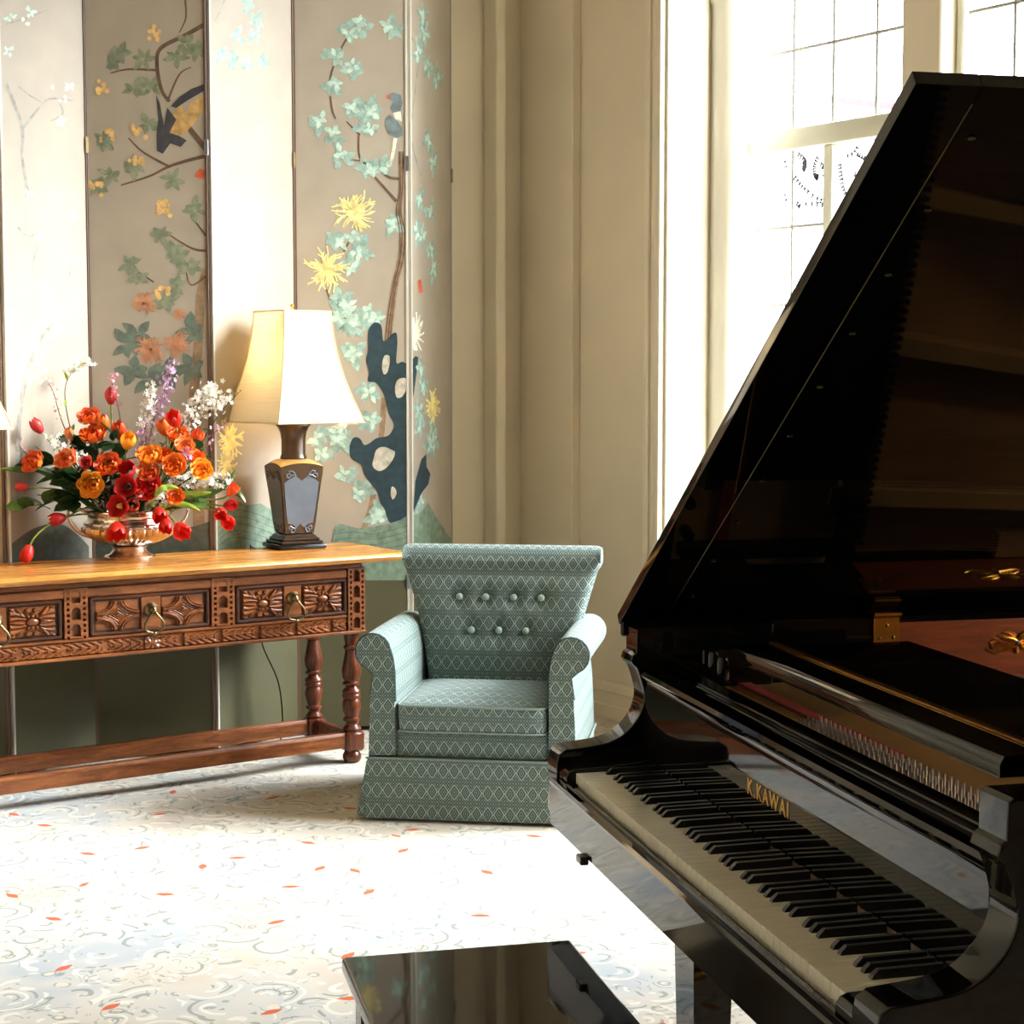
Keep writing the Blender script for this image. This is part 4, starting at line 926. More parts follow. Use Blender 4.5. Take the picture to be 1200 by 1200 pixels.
def leaf_mesh(mat):
    key = ('leaf', mat)
    if key in PM: return PM[key]
    bm = B(); g = []
    for i_ in range(6):
        t_ = i_ / 5; wd = .2 * math.sin(PI * (.04 + .95 * t_)) ** .8; g.append([bm.verts.new((t_, s_ * wd, .05 * abs(s_) - .22 * t_ * t_)) for s_ in (-1, 0, 1)])
    for a_, b_ in zip(g, g[1:]):
        for j in range(2): bm.faces.new((a_[j], a_[j + 1], b_[j + 1], b_[j]))
    me = bpy.data.meshes.new('leaf'); bm.to_mesh(me); bm.free(); me.polygons.foreach_set('use_smooth', [True] * len(me.polygons)); me.materials.append(M[mat]); PM[key] = me; return me
def sprig(name, label, cat, pts, dp, leaves=0, lmat='f_leaf', lsize=.07, smat='f_twig', blossoms=0, bmat='f_white', bspread=.02, bsize=.009, brange=(.3, 1), sr=.002, group=None, wide=1):
    P3 = [fz(x, y, dp) for x, y in pts]
    root = flower_root(name, label, cat, P3[0], group); L0 = root.location
    path = spline([Vector((0, 0, 0))] + [p - L0 for p in P3], 6)
    bm = B(); tube(bm, path, [sr * (1.3 - .8 * i_ / len(path)) for i_ in range(len(path))], 6); obj('stem', bm, M[smat], root, 60)
    for k_ in range(leaves):
        t_ = .25 + .75 * (k_ + .5) / leaves; i_ = min(len(path) - 1, int(t_ * (len(path) - 1))); d = (path[i_] - path[max(0, i_ - 1)]).normalized()
        side = Vector((FR.uniform(-1, 1), FR.uniform(-1, .4), FR.uniform(-.3, 1))); dr = (d * .4 + side.normalized() * .9).normalized()
        o = link('leaf', leaf_mesh(lmat), root); o.location = path[i_]; o.rotation_mode = 'QUATERNION'; o.rotation_quaternion = dr.to_track_quat('X', 'Z') @ Quaternion((1, 0, 0), FR.uniform(-.9, .9)); s_ = lsize * FR.uniform(.7, 1.2); o.scale = (s_, s_ * wide, s_)
    if blossoms:
        bm = B()
        for k_ in range(blossoms):
            t_ = FR.uniform(*brange); i_ = min(len(path) - 1, int(t_ * (len(path) - 1))); taper = 1 - .5 * max(0, t_ - .5)
            c = path[i_] + Vector((FR.gauss(0, 1), FR.gauss(0, 1), FR.gauss(0, 1))) * bspread * taper
            ax = Vector((FR.uniform(-1, 1), FR.uniform(-1.4, .3), FR.uniform(-.4, 1))).normalized(); q_ = ax.to_track_quat('Z', 'Y'); s_ = bsize * FR.uniform(.7, 1.2)
            ce = bm.verts.new(c)
            for m_ in range(5):
                a_ = m_ * 2 * PI / 5; pp = [bm.verts.new(c + q_ @ Vector((s_ * rr * math.cos(a_ + da), s_ * rr * math.sin(a_ + da), s_ * zz))) for rr, da, zz in ((.6, -.5, .25), (1.05, -.15, .35), (1.05, .15, .35), (.6, .5, .25))]
                bm.faces.new([ce] + pp)
        obj('blossom', bm, M[bmat], root, 60, recalc=False, kind='stuff')
# tulips
tulip('red tulip hanging lowest over the table top at far left', 120, 1005, 42, -.14, 'f_red', .0, (-.3, -.2, -.93))
tulip('red tulip bending out left above the lowest hanging one', 255, 855, 40, -.12, 'f_deep', .05, (-.85, -.4, -.2))
tulip('small closed pinkish red tulip reaching out furthest left at mid height', 98, 715, 30, -.04, 'f_pinkred', 0, (-.95, -.2, .1), 'pink_tulip')
tulip('pinkish red tulip bud above the white blossom at upper left', 165, 450, 38, -.02, 'f_pinkred', 0, (-.5, -.3, .8), 'pink_tulip')
tulip('red tulip standing upright and topmost in the bouquet', 487, 318, 40, .04, 'f_pinkred', .05, (.05, -.25, 1))
tulip('bright red tulip high right of centre below the lilac', 765, 418, 44, -.06, 'f_red', .25, (-.1, -.6, .8))
tulip('red tulip at the centre of the bouquet, upper of the stacked three', 562, 640, 46, -.16, 'f_deep', .3, (-.1, -.9, .4))
tulip('open dark hearted red tulip, middle of the stacked three', 555, 712, 46, -.19, 'f_deep', .6, (0, -1, .1), heart='f_heart')
tulip('open red tulip with a yellow heart above the bowl rim', 520, 800, 46, -.2, 'f_deep', .6, (-.1, -1, .05), heart='f_heartyel')
tulip('red tulip hanging down in front of the fluted bowl', 512, 908, 50, -.2, 'f_red', .35, (.1, -.7, -.7))
tulip('red tulip at the right of the bowl, highest of its hanging trio', 700, 835, 44, -.17, 'f_red', .2, (.3, -.7, -.5))
tulip('red tulip at the right of the bowl, middle of its hanging trio', 728, 882, 40, -.18, 'f_red', .2, (.2, -.6, -.7))
tulip('red tulip at the right of the bowl, lowest of its hanging trio', 795, 905, 46, -.16, 'f_red', .35, (.5, -.6, -.5))
tulip('orange red tulip at far right, uppermost of the four there', 1020, 728, 34, -.03, 'f_orred', .15, (.5, -.3, .6), 'orange_tulip')
tulip('red tulip at far right, second down of the four there', 1010, 795, 36, -.05, 'f_deep', .1, (.8, -.5, .1))
tulip('red tulip at far right, leftmost of the four there', 965, 830, 38, -.08, 'f_red', .2, (.4, -.8, -.3))
tulip('red tulip at far right, lowest of the four there', 998, 868, 40, -.06, 'f_red', .25, (.5, -.7, -.4))
tulip('orange red tulip tucked right behind the yellow hearted one', 582, 792, 42, -.15, 'f_orred', .1, (.3, -.8, .1), 'orange_tulip')
tulip('tall orange tulip beside the ruffled orange rose at upper left', 452, 440, 42, -.02, 'f_oran', .0, (.1, -.2, 1), 'orange_tulip')
tulip('small peach tulip bud left of the big upper orange rose', 305, 487, 32, -.02, 'f_peach', 0, (-.1, -.3, 1), 'orange_tulip')
tulip('slim orange tulip leaning right at the centre top', 525, 470, 46, .0, 'f_orred', .1, (-.1, -.4, .9), 'orange_tulip')
tulip('yellow orange tulip pointing down at the centre', 562, 515, 46, -.1, 'f_yel', .1, (.3, -.6, .7), 'yellow_tulip')
tulip('orange tulip in the upper right group, nearest the lilac', 720, 455, 42, .0, 'f_oran', .1, (-.2, -.3, .9), 'orange_tulip')
tulip('orange tulip in the upper right group, farthest right', 862, 498, 40, .0, 'f_orred', .1, (.5, -.3, .8), 'orange_tulip')
# roses
R1 = 'ruffled red rose right of the stacked tulips, largest bloom'
rose(R1, 650, 715, 60, -.17, 'f_red', 'f_red', .5, (.1, -.9, .3), 'red_rose')
rose('orange red rose at upper left below the topmost tulip', 390, 405, 52, -.02, 'f_orred', 'f_orred', .3, (-.1, -.5, .9), 'red_rose')
rose('orange rose at the far left above the leaf', 145, 605, 54, -.06, 'f_orred', 'f_flame', .4, (-.5, -.7, .5))
rose('peach orange rose second from the left', 288, 597, 54, -.1, 'f_peach', 'f_orred', .4, (-.3, -.7, .6))
rose('small tight orange red rosebud left of centre', 380, 610, 32, -.13, 'f_pinkred', 'f_orred', .1, (-.1, -.9, .4), 'rosebud')
rose('ruffled orange red rose left of the central tulip', 475, 618, 58, -.14, 'f_orred', 'f_flame', .5, (0, -.8, .6))
rose('round yellow orange ranunculus facing out at lower left', 398, 705, 54, -.17, 'f_yel', 'f_flame', .75, (-.1, -1, .1), 'orange_ranunculus', 'ranunculus')
rose('big orange rose at upper left below the orange red one', 410, 482, 60, -.06, 'f_oran', 'f_oran', .5, (-.1, -.5, .8))
rose('wide flame orange rose at centre right', 655, 575, 56, -.12, 'f_flame', 'f_flame', .5, (0, -.6, .8))
rose('orange rose right of the wide flame orange one', 720, 580, 46, -.11, 'f_oran', 'f_flame', .4, (.1, -.6, .7))
rose('orange ranunculus below right of the wide flame orange rose', 765, 618, 50, -.14, 'f_oran', 'f_flame', .6, (.2, -.9, .3), 'orange_ranunculus', 'ranunculus')
rose('yellow ranunculus at the right edge of the bouquet', 885, 638, 48, -.1, 'f_yel', 'f_yel', .6, (.4, -.8, .4), 'yellow_ranunculus', 'ranunculus')
rose('orange rose above the yellow ranunculus at right', 862, 585, 42, -.06, 'f_oran', 'f_oran', .4, (.4, -.5, .7))
rose('orange rose in the middle of the upper right group', 780, 485, 50, -.03, 'f_oran', 'f_orred', .4, (.1, -.5, .8))
rose('peach rose low in the upper right group', 810, 535, 46, -.08, 'f_peach', 'f_flame', .4, (.3, -.7, .6))
rose('pale peach rose between the red rose and the flame orange one', 652, 645, 50, -.15, 'f_peach', 'f_peach', .5, (.1, -.9, .4))
rose('small orange rose low at right above the hanging trio', 770, 755, 40, -.13, 'f_oran', 'f_orred', .4, (.3, -.8, .1))
# blossom sprays
sprig('white_blossom_spray', 'white blossom spray at left between rose and pinkish bud', 'blossom', [(350, 640), (300, 560), (225, 500)], -.06, 2, 'f_leafm', .04, blossoms=60, bspread=.018, bsize=.012, brange=(.35, 1))
sprig('white_blossom_spray', 'broad white blossom spray spreading to the upper right toward the lamp', 'blossom', [(640, 640), (800, 440), (900, 330), (985, 330)], .05, 3, 'f_leafm', .03, blossoms=190, bspread=.03, bsize=.0095, brange=(.5, 1))
sprig('white_blossom_spray', 'bright white blossom tip above the broad spray at upper right', 'blossom', [(700, 600), (860, 360), (930, 270)], .07, 0, blossoms=36, bspread=.016, bsize=.013, brange=(.75, 1))
sprig('white_blossom_spray', 'upright white blossom spray left of the lilac', 'blossom', [(620, 560), (645, 420), (668, 270)], .02, 1, 'f_leafm', .03, blossoms=90, bspread=.015, bsize=.011, brange=(.45, 1))
sprig('white_blossom_spray', 'tall thin white blossom branch at upper left over the pale panel', 'blossom', [(330, 520), (285, 310), (318, 210), (385, 165)], .06, 5, 'f_leafl', .035, blossoms=34, bspread=.014, bsize=.011, brange=(.72, 1))
sprig('white_blossom_spray', 'white blossom spray hanging over the bowl rim under the red rose', 'blossom', [(600, 740), (680, 775), (735, 750)], -.14, 0, blossoms=60, bspread=.017, bsize=.011, brange=(.4, 1))
sprig('white_blossom_spray', 'greyish white blossom spray low behind the central tulips', 'blossom', [(500, 680), (470, 750), (450, 800)], -.08, 0, blossoms=60, bspread=.02, bsize=.009, brange=(.3, 1))
sprig('white_blossom_spray', 'white blossom spray at right reaching the four red tulips', 'blossom', [(760, 700), (900, 680), (1000, 690)], -.04, 2, 'f_leaf', .05, blossoms=110, bspread=.02, bsize=.0105, brange=(.35, 1))
sprig('lilac_spray', 'tall lilac spray standing highest right of centre', 'lilac', [(650, 560), (690, 370), (735, 260), (758, 170)], .04, 0, blossoms=120, bmat='f_lilac', bspread=.013, bsize=.0085, brange=(.45, 1))
sprig('lilac_spray', 'short purple lilac spray at the centre above the flame orange rose', 'lilac', [(620, 600), (640, 520), (640, 445)], -.04, 0, blossoms=80, bmat='f_lilac', bspread=.02, bsize=.0085, brange=(.35, 1))
sprig('pink_blossom_sprig', 'small pink blossom sprig beside the topmost tulip', 'blossom', [(540, 520), (522, 380), (495, 260), (497, 225)], .03, 0, blossoms=36, bmat='f_pink', bspread=.01, bsize=.0085, brange=(.55, 1))
sprig('pink_blossom_sprig', 'bare pink budded twig leaning to the upper left', 'blossom', [(330, 560), (270, 420), (235, 300), (215, 265)], .02, 0, blossoms=22, bmat='f_pink', bspread=.01, bsize=.006, brange=(.4, 1))
sprig('pink_blossom_sprig', 'pink blossom sprig low in the upper right group', 'blossom', [(760, 640), (800, 580), (835, 560)], -.1, 0, blossoms=34, bmat='f_pink', bspread=.012, bsize=.009, brange=(.6, 1))
sprig('pink_blossom_sprig', 'thin pink budded twig reaching right past the silk panel edge', 'blossom', [(820, 640), (900, 540), (950, 470), (1010, 420)], .03, 0, blossoms=22, bmat='f_pink', bspread=.012, bsize=.007, brange=(.4, .95))
sprig('pink_blossom_sprig', 'faint pink budded twig at the far left edge', 'blossom', [(300, 700), (170, 620), (90, 540), (40, 460)], .02, 1, 'f_leafm', .03, blossoms=14, bmat='f_pink', bspread=.012, bsize=.007, brange=(.5, 1))
sprig('green_bud_sprig', 'thin green budded sprig ending beside the lampshade', 'sprig', [(860, 560), (960, 400), (1030, 320), (1060, 290)], .06, 7, 'f_leafm', .022)
# foliage
for lab, pts, dp, n_, lm, ls in (
    ('dark green leafy stem under the left roses', [(400, 720), (320, 690), (250, 660)], -.1, 9, 'f_leaf', .075), ('dark green leafy stem drooping to the left of the bowl', [(400, 760), (340, 780), (290, 790)], -.08, 9, 'f_leaf', .07),
    ('mid green leafy stem low at the far left', [(330, 760), (200, 790), (110, 800)], -.02, 8, 'f_leafm', .065), ('dark green leafy stem at left behind the far left rose', [(330, 640), (200, 620), (100, 630)], .0, 8, 'f_leaf', .065),
    ('dark green leafy stem in the middle of the bouquet', [(520, 700), (500, 560), (500, 500)], -.02, 8, 'f_leaf', .07), ('dark green leafy stem behind the upper left roses', [(420, 640), (370, 540), (330, 500)], .02, 8, 'f_leaf', .07),
    ('dark green leafy stem behind the right roses', [(700, 680), (800, 600), (880, 560)], .02, 9, 'f_leaf', .07), ('mid green leafy stem low over the right of the bowl', [(680, 760), (800, 770), (880, 790)], -.06, 8, 'f_leafm', .06),
    ('dark green leafy stem over the bowl rim at the centre', [(520, 760), (560, 760), (600, 790)], -.08, 8, 'f_leaf', .055), ('dark green leafy stem between the central tulips and left ranunculus', [(470, 720), (450, 660), (440, 640)], -.1, 7, 'f_leaf', .055)):
    sprig('leafy_stem', lab, 'foliage', pts, dp, int(n_ * 1.7), lm, ls * 1.2, 'f_leafm', wide=1.6)
def blade_leaf(label, pts, dp, wd, mat):
    P3 = [fz(x, y, dp) for x, y in pts]; root = flower_root('tulip_leaf', label, 'leaf', P3[0]); L0 = root.location
    path = spline([Vector((0, 0, 0))] + [p - L0 for p in P3], 6); n_ = len(path); bm = B(); g = []
    for i_, p in enumerate(path):
        d = (path[min(i_ + 1, n_ - 1)] - path[max(i_ - 1, 0)]).normalized(); sd_ = d.cross(Vector((0, -1, .4))).normalized(); w_ = wd * math.sin(PI * (.08 + .9 * i_ / (n_ - 1))) ** .7
        g.append([bm.verts.new(p + sd_ * s_ * w_ + Vector((0, -.006 * (1 - abs(s_)), 0))) for s_ in (-1, 0, 1)])
    for a_, b_ in zip(g, g[1:]):
        for j in range(2): bm.faces.new((a_[j], a_[j + 1], b_[j + 1], b_[j]))
    obj('leaf', bm, M[mat], root, 60)
blade_leaf('bright yellow green tulip leaf right of the red rose', [(690, 740), (740, 715), (785, 722)], -.19, .012, 'f_leafl')
blade_leaf('long green tulip leaf reaching right toward the four red tulips', [(760, 760), (860, 745), (930, 740)], -.08, .013, 'f_leafl')
blade_leaf('long green tulip leaf lower right above the hanging trio', [(740, 790), (820, 795), (880, 820)], -.12, .012, 'f_leafl')
blade_leaf('broad green leaf sticking out at the far left', [(200, 650), (100, 640), (5, 635)], -.03, .014, 'f_leafm')
blade_leaf('dark green leaf right of the four red tulips', [(960, 720), (1040, 740), (1080, 785)], -.0, .012, 'f_leafm')
blade_leaf('dark green leaf standing above the four red tulips', [(940, 740), (1000, 690), (1035, 640)], .0, .01, 'f_leafm')

# ------------------------------------------------------------------ grand piano (local: x bass to treble, y away from the player)
PA = math.radians(-76.5)
po = at_height(675, 906, .72); po.z = 0
PMX = Matrix.Translation(po) @ Matrix.Rotation(PA, 4, 'Z')
piano = thing('grand_piano', 'black lacquered grand piano with raised lid filling the right of the room', 'piano', matrix=PMX)
LQ = M['lacquer']
XB, XT, AB, AT = -.13, 1.352, -.06, 1.282      # outer and inner faces of the arms
ZR = .985
arm_p = [(-.012, .605), (-.022, .625), (-.022, .725), (-.018, .742), (-.004, .752)] + [(p.x, p.y) for p in spline([(.03, .755, 0), (.07, .76, 0), (.105, .772, 0), (.132, .795, 0), (.148, .822, 0), (.1535, .85, 0), (.147, .88, 0), (.138, .905, 0)], 4)] + [(.130, .912), (.126, .918), (.130, .93), (.137, .935), (.138, ZR - .005), (.145, ZR), (.42, ZR), (.42, .605)]
for a_, b_ in ((XB, AB), (AT, XT)): bm = B(); prism(bm, arm_p, a_, b_, 'X', .004); obj('arm', bm, LQ, piano, 30)
# rim
outer = [(p.x, p.y) for p in spline([(XB, .40, 0), (XB, 1.0, 0), (XB, 1.55, 0), (-.10, 1.72, 0), (.02, 1.82, 0), (.22, 1.84, 0), (.40, 1.78, 0), (.52, 1.63, 0), (.62, 1.42, 0), (.78, 1.22, 0), (1.0, 1.05, 0), (1.2, .92, 0), (1.31, .78, 0), (XT, .62, 0), (XT, .40, 0)], 6)]
def inset(path, d):
    o = []
    for i_, p in enumerate(path):
        a_ = Vector(path[max(0, i_ - 1)]); b_ = Vector(path[min(len(path) - 1, i_ + 1)]); t_ = (b_ - a_).normalized(); o.append((p[0] + t_.y * d, p[1] - t_.x * d))
    return o
inn = inset(outer, .042)
bm = B(); loft(bm, [[(p[0], p[1], .62), (p[0], p[1], ZR - .0012), (p[0] + (q[0] - p[0]) * .03, p[1] + (q[1] - p[1]) * .03, ZR), (q[0], q[1], ZR), (q[0], q[1], .62)] for p, q in zip(outer, inn)]); obj('rim', bm, LQ, piano, 40)
inn2 = inset(outer, .0445)
bm = B(); ks = [i_ for i_, p in enumerate(inn) if p[1] > .63]
loft(bm, [[(inn[i_][0], inn[i_][1], .85), (inn[i_][0], inn[i_][1], .972), (inn2[i_][0], inn2[i_][1], .972), (inn2[i_][0], inn2[i_][1], .85)] for i_ in ks]); obj('inner_rim_veneer', bm, M['rimwood'], piano, 40)
# emblem on the inner rim: gilt wings round a small blue heart
xe = XB + .0455
def emb(bm, pts, r): tube(bm, [(xe, .965 + y, .925 + z) for y, z in pts], r, 6)
bm = B()
for s_ in (-1, 1):
    emb(bm, [(0, .0), (s_ * .012, .006), (s_ * .03, .009), (s_ * .045, .014)], [.004, .006, .005, .002]); emb(bm, [(s_ * .006, -.004), (s_ * .022, -.006), (s_ * .04, -.002), (s_ * .056, -.012), (s_ * .06, .0), (s_ * .052, .004)], .0036)
    emb(bm, [(s_ * .008, -.012), (s_ * .03, -.016), (s_ * .05, -.022), (s_ * .07, -.014)], [.005, .005, .004, .002]); emb(bm, [(s_ * .004, .012), (s_ * .018, .019), (s_ * .034, .02)], [.004, .004, .002])
emb(bm, [(0, -.024), (0, -.012)], .005); obj('gilt_emblem', bm, M['gold'], piano, 60)
bm = B(); sphere(bm, (xe, .965, .923), .006, 8, 6); obj('emblem_jewel', bm, simple('blue enamel', srgb(50, 80, 150), .3), piano, 60)
# keybed, key slip, key blocks, cheek strip
bm = B(); box(bm, (AB, -.004, .605), (AT, .42, .655), .006); obj('keybed', bm, LQ, piano, 20)
bm = B(); prism(bm, [(-.035, .612), (-.012, .606), (-.006, .606), (-.006, .698), (-.016, .700), (-.02, .697), (-.024, .701), (-.034, .701), (-.038, .696), (-.036, .688)], AB, AT, 'X', .0015); obj('key_slip', bm, LQ, piano, 30)
for a_, b_ in ((AB, -.004), (1.226, AT)): bm = B(); prism(bm, [(-.018, .655), (-.018, .712), (-.012, .722), (-.002, .726), (.06, .728), (.13, .735), (.15, .742), (.15, .655)], a_, b_, 'X', .003); obj('key_block', bm, LQ, piano, 30)
for x in (.165, 1.03): bm = B(); box(bm, (x, -.046, .598), (x + .03, -.03, .613), .002); obj('lock_bracket', bm, M['ebony'], piano, 20)
# 52 white and 36 black keys
bm = B(); WK = 1.222 / 52; box(bm, (.0007, 0, .700), (WK - .0007, .150, .720), .0008); box(bm, (.0006, .004, .69), (WK - .0006, .15, .701)); me = bpy.data.meshes.new('white_key'); bm.to_mesh(me); bm.free(); me.materials.append(M['ivory'])
for i_ in range(52): o = link('white_key', me, piano); o.location = (i_ * WK, 0, 0)
bm = B(); loft(bm, [[(-.0055, .052, .719), (.0055, .052, .719), (.0055, .152, .719), (-.0055, .152, .719)], [(-.005, .055, .725), (.005, .055, .725), (.005, .152, .725), (-.005, .152, .725)], [(-.0042, .0625, .7315), (.0042, .0625, .7315), (.0042, .152, .7325), (-.0042, .152, .7325)]]); me = bpy.data.meshes.new('black_key'); bm.to_mesh(me); bm.free(); me.materials.append(M['ebony'])
# keyboard starts on A: black keys after whites A, C, D, F, G
NOTE = 'ABCDEFG'
for i_ in range(51):
    if NOTE[i_ % 7] in 'ACDFG': o = link('black_key', me, piano); o.location = ((i_ + 1) * WK, 0, 0)
# fallboard with lip, music shelf
bm = B(); fp = [(.1545, .728), (.1545, .864), (.1546, .868), (.1552, .874), (.154, .881), (.148, .886), (.1455, .892), (.148, .9), (.156, .9035), (.176, .9035), (.184, .898), (.184, .728)]
prism(bm, fp, AB + .001, AT - .001, 'X'); fb = obj('fallboard', bm, LQ, piano, 30)
fc = bpy.data.curves.new('lettering', 'FONT'); fc.body = 'K.KAWAI'; fc.size = .036; fc.extrude = .0003; fc.align_x = 'CENTER'; fc.align_y = 'CENTER'; fc.space_character = 1.25; fc.offset = .0006
fo = bpy.data.objects.new('lettering', fc); COL.objects.link(fo)
bpy.context.view_layer.update(); dg = bpy.context.evaluated_depsgraph_get(); tm = bpy.data.meshes.new_from_object(fo.evaluated_get(dg)); bpy.data.objects.remove(fo)
tm.materials.clear(); tm.materials.append(M['gold']); tm.transform(Matrix.Translation((.578, .1538, .80)) @ Matrix.Rotation(PI / 2, 4, 'X')); tm.name = 'gold_lettering'; link('gold_lettering', tm, fb)
bm = B(); box(bm, (AB + .001, .184, .872), (AT - .001, .246, .9005), .003); box(bm, (AB + .001, .20, .9005), (AT - .001, .213, .906), .002); obj('front_shelf', bm, LQ, piano, 20)
# iron plate, felt, pins, strings
bm = B(); box(bm, (XB + .05, .25, .82), (XT - .05, .60, .862), .004); obj('pin_plate', bm, M['plate'], piano, 20)
bm = B(); box(bm, (XB + .06, .345, .862), (.62, .375, .868), .002); obj('felt_strip', bm, M['redfelt'], piano, 20)
bm = B(); R9 = random.Random(3)
for r_, y in enumerate((.275, .295, .315, .335)):
    for i_ in range(44):
        x = .36 + i_ * .0195 + (r_ % 2) * .009; lathe(bm, [(.0028, .862), (.0028, .878), (.0022, .884)], 6, Matrix.Translation((x, y, 0)))
obj('tuning_pin', bm, M['steel'], piano, 60, kind='stuff')
def plate_y(x):   # inner bent side of the case
    best = 1.7
    for p, q in zip(inn2, inn2[1:]):
        if (p[0] - x) * (q[0] - x) <= 0 and abs(p[0] - q[0]) > 1e-6 and p[1] > .5: best = min(best, p[1] + (q[1] - p[1]) * (x - p[0]) / (q[0] - p[0]))
    return best
bm = B(); vs = [bm.verts.new((p[0], p[1], .80)) for p in inn2] + [bm.verts.new((XT - .05, .30, .80)), bm.verts.new((XB + .05, .30, .80))]
f = bm.faces.new(vs); ex = bmesh.ops.extrude_face_region(bm, geom=[f]); bmesh.ops.translate(bm, verts=[v for v in ex['geom'] if isinstance(v, bmesh.types.BMVert)], vec=(0, 0, -.02)); bmesh.ops.triangulate(bm, faces=[f_ for f_ in bm.faces if len(f_.verts) > 4]); obj('soundboard', bm, M['sound'], piano, 20)
bm = B()
for x0, x1 in ((.08, .02), (.42, .25), (.72, .60), (1.0, .92)):
    y1 = min(plate_y(x1) - .03, 1.68); loft(bm, [[(x0 - .02, .58, .822), (x0 + .02, .58, .822), (x0 + .02, .58, .872), (x0 - .02, .58, .872)], [(x1 - .014, y1, .815), (x1 + .014, y1, .815), (x1 + .014, y1, .86), (x1 - .014, y1, .86)]])
obj('plate_strut', bm, M['plate'], piano, 20, kind='stuff')
bm = B()
inn3 = inset(outer, .10); loft(bm, [[(p[0], p[1], .80), (p[0], p[1], .845), (q[0], q[1], .845), (q[0], q[1], .80)] for p, q in list(zip(inn2, inn3))[6:-8]]); obj('hitch_plate', bm, M['plate'], piano, 30)
bm = B()
for i_ in range(180):
    t_ = i_ / 179; x0 = -.03 + 1.27 * t_; x1 = x0 - .06 * (1 - t_); y1 = min(plate_y(max(-.05, x1)) - .05, 1.66)
    a_, b_ = Vector((x0, .33, .868)), Vector((x1, y1, .852)); r = .0007 if t_ > .25 else .0014
    vs = [bm.verts.new(p) for p in (a_ + Vector((-r, 0, 0)), a_ + Vector((r, 0, 0)), b_ + Vector((r, 0, 0)), b_ + Vector((-r, 0, 0)))]; bm.faces.new(vs)
obj('string', bm, M['steel'], piano, 0, recalc=False, kind='stuff')
bm = B()
for i_ in range(68): x = -.02 + i_ * .0186; box(bm, (x, .60, .869), (x + .011, .66, .90), .002)
obj('damper', bm, M['ebony'], piano, 0, kind='stuff')
# music desk, folded flat, on its slides
bm = B(); box(bm, (.165, .262, .958), (1.12, .60, .976), .005, 2); md = obj('music_desk', bm, LQ, piano, 30)
bm = B(); prism(bm, [(.256, .950), (.256, .968), (.262, .978), (.30, .979), (.305, .974), (.305, .95)], .15, 1.12, 'X', .001); obj('desk_ledge', bm, LQ, md, 30)
bm = B(); box(bm, (.14, .33, .976), (1.06, .345, .9795), .001); obj('desk_hinge', bm, M['brass'], md, 0)
for x in (-.02, 1.2):
    bm = B(); box(bm, (x, .25, .905), (x + .025, .62, .948), .003); obj('desk_slide', bm, LQ, piano, 20)
for x, y in ((.03, .262), (.10, .255)): bm = B(); lathe(bm, [(.011, .905), (.012, .91), (.012, .94), (.009, .947)], 14, Matrix.Translation((x, y, 0))); obj('desk_stop', bm, LQ, piano, 50)
# lid: leaf plane hinged on the bass side, raised
TH = math.radians(34.3); LH = Vector((XB, 0, ZR + .002)); LU = Vector((math.cos(TH), 0, math.sin(TH))); LN = Vector((-math.sin(TH), 0, math.cos(TH)))
def lid_pt(p, y, n_): v = LH + LU * p + LN * n_; return (v.x, y, v.z)
LW = XT - XB + .006
def lidpiece(name, poly, t0=0, t1=.021, parent=piano, mat=LQ, bev=.004):
    bm = B(); prism(bm, poly, t0, t1, 'Z', bev)
    for v in bm.verts: v.co = lid_pt(v.co.x, v.co.y, v.co.z)
    return obj(name, bm, mat, parent, 30)
lo_ = [(p[0] - XB, p[1]) for p in inset(outer, -.012)]
lid = lidpiece('lid', [(-.012, .2182)] + [(-.012, .40)] + lo_[1:-1] + [(LW + .012, .40), (LW + .012, .2182)], bev=.0012)
flap = lidpiece('lid_front_flap', [(-.012, .126), (-.012, .2178), (LW + .012, .2178), (LW + .012, .126)], bev=.0012)
bm = B(); box(bm, (XB - .014, .13, ZR - .028), (XB - .0005, 1.62, ZR + .006), .003); obj('lid_rail', bm, LQ, piano, 20)
bm = B()
tube(bm, [lid_pt(.02, .2175, -.0005), lid_pt(LW - .02, .2175, -.0005)], .0009, 6); obj('flap_hinge', bm, M['iron'], lid, 60)
for q in range(10):
    bm = B(); c = lid_pt(.10 + q * .145, .245, -.0005); sphere(bm, c, .0055, 10, 6, (1, 1, .4)); obj('hinge_screw', bm, M['iron'], lid, 60)
for y in (.672, 1.35):
    bm = B(); box(bm, (XB + .046, y - .028, .926), (XB + .049, y + .028, .984), .001); hg = obj('lid_hinge', bm, M['brass'], piano, 20)
    bm = B(); a0 = Vector((XB + .05, 0, .990))
    tube(bm, [(a0.x, y - .03, a0.z), (a0.x, y + .03, a0.z)], .005, 8); obj('hinge_knuckle', bm, M['brass'], hg, 60)
    bm = B(); loft(bm, [[(p.x, yy, p.z) for p in (Vector(lid_pt(.012, 0, -.005)), Vector(lid_pt(.062, 0, -.005)), Vector(lid_pt(.062, 0, -.001)), Vector(lid_pt(.012, 0, -.001)))] for yy in (y - .028, y + .028)]); obj('hinge_leaf', bm, M['brass'], hg, 20)
    for dy, dz in ((0, .968), (-.016, .942), (.014, .943)): bm = B(); sphere(bm, (XB + .0495, y + dy, dz), .0042, 8, 6, (.5, 1, 1)); obj('screw', bm, M['iron'], hg, 60)
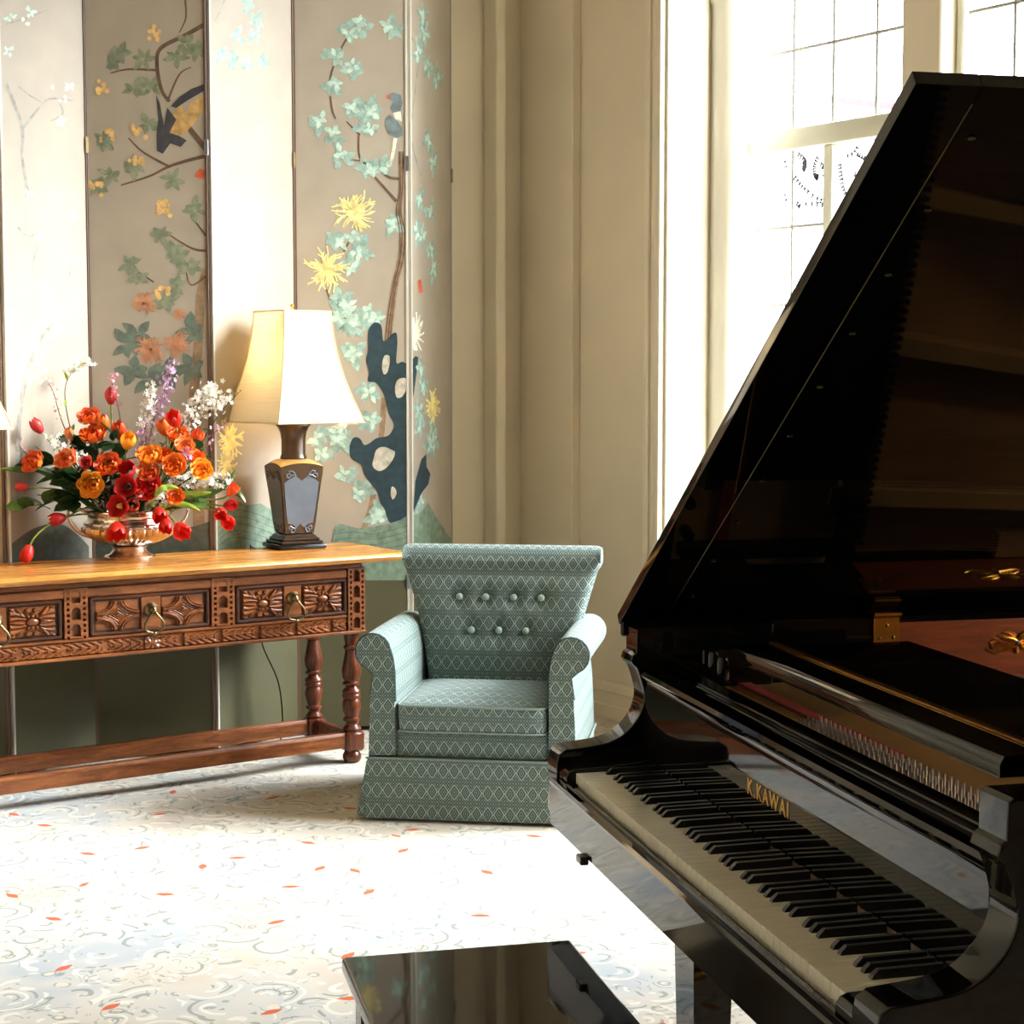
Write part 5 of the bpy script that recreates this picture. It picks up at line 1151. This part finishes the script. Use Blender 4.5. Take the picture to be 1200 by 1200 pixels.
# prop stick, legs with casters, lyre
pt = Vector(lid_pt(1.02, .98, -.004)); bm = B(); tube(bm, [(1.18, .86, .93), (pt.x, pt.y, pt.z)], .011, 10); obj('lid_prop', bm, LQ, piano, 60)
for x, y in ((.05, .24), (1.17, .24), (.22, 1.55)):
    bm = B(); loft(bm, [[(x + sx * h, y + sy * h2, z) for sx, sy in ((-1, -1), (1, -1), (1, 1), (-1, 1))] for h, h2, z in ((.062, .045, .60), (.06, .043, .55), (.05, .036, .20), (.046, .034, .10))]); lg = obj('leg', bm, LQ, piano, 20)
    bm = B(); lathe(bm, [(.016, .10), (.02, .085), (.012, .07), (.02, .06), (.02, .05)], 14, Matrix.Translation((x, y, 0))); tube(bm, [(x - .012, y, .026), (x + .012, y, .026)], .026, 16); obj('caster', bm, M['brass'], lg, 50)
bm = B(); box(bm, (.52, .48, .16), (.72, .60, .24), .012, 2)
for x in (.565, .675): tube(bm, [(x, .54, .23), (x, .54, .63)], .018, 12)
ly = obj('pedal_lyre', bm, LQ, piano, 40)
for x in (.56, .62, .68): bm = B(); tube(bm, spline([(x, .50, .17), (x, .44, .165), (x, .39, .15), (x, .36, .145)], 4), [.008] * 8 + [.014] * 5, 8); obj('pedal', bm, M['brass'], ly, 60)

# ------------------------------------------------------------------ bench
bp = PMX.inverted() @ at_height(400, 1121, .49); bq = PMX.inverted() @ at_height(667, 1098, .49)
BM = PMX @ Matrix.Translation((bp.x, bp.y, 0))
bench = thing('piano_bench', 'black lacquered piano bench with a bare shiny top in the foreground', 'bench', matrix=BM)
bwd = .402; bl = .76
bm = B(); box(bm, (0, 0, .462), (bl, bwd, .49), .007, 3); obj('bench_top', bm, LQ, bench, 30)
bm = B(); box(bm, (.05, .035, .375), (bl - .05, bwd - .035, .462), .004); obj('bench_apron', bm, LQ, bench, 20)
for x in (.025, bl - .085):
    for y in (.02, bwd - .08):
        bm = B(); loft(bm, [[(x + a_, y + b_, z) for a_, b_ in ((i_, i_), (.06 - i_, i_), (.06 - i_, .06 - i_), (i_, .06 - i_))] for z, i_ in ((.462, 0), (.36, 0), (.12, .01), (.0, .014))]); obj('leg', bm, LQ, bench, 20)
bm = B(); lathe(bm, [(.006, 0), (.006, .03), (.028, .03), (.03, .036), (.03, .05), (.026, .054), (.01, .056)], 18, Matrix.Translation((bl / 2, -.012 + .047, .43)) @ Matrix.Rotation(PI / 2, 4, 'X')); obj('height_knob', bm, M['ebony'], bench, 40)

# fill lamp on a stand, added beside the piano's tail, out of the frame to the right; it warms the inside of the piano
fl = thing('added_fill_lamp', 'added fill lamp with brass stand and cream drum shade, right of the piano beside the windows', 'lamp', (2.78, 2.72, 0))
bm = B(); lathe(bm, [(.15, 0), (.15, .015), (.12, .03), (.03, .05), (.014, .07), (.012, 1.42), (.02, 1.44)], 24); obj('stand', bm, M['brass'], fl, 40)
bm = B(); lathe(bm, [(.24, 1.43), (.18, 1.72)], 32, cap=False); obj('lamp_shade', bm, M['shade'], fl, 60)
bm = B(); sphere(bm, (0, 0, 1.56), .035, 14, 10); obj('bulb', bm, M['shade'], fl, 60)
ld = bpy.data.lights.new('added_fill_bulb', 'POINT'); ld.energy = 75; ld.color = (1, .80, .54); ld.shadow_soft_size = .06
lo = bpy.data.objects.new('added_fill_bulb', ld); COL.objects.link(lo); lo.parent = fl; lo.location = (0, 0, 1.47)
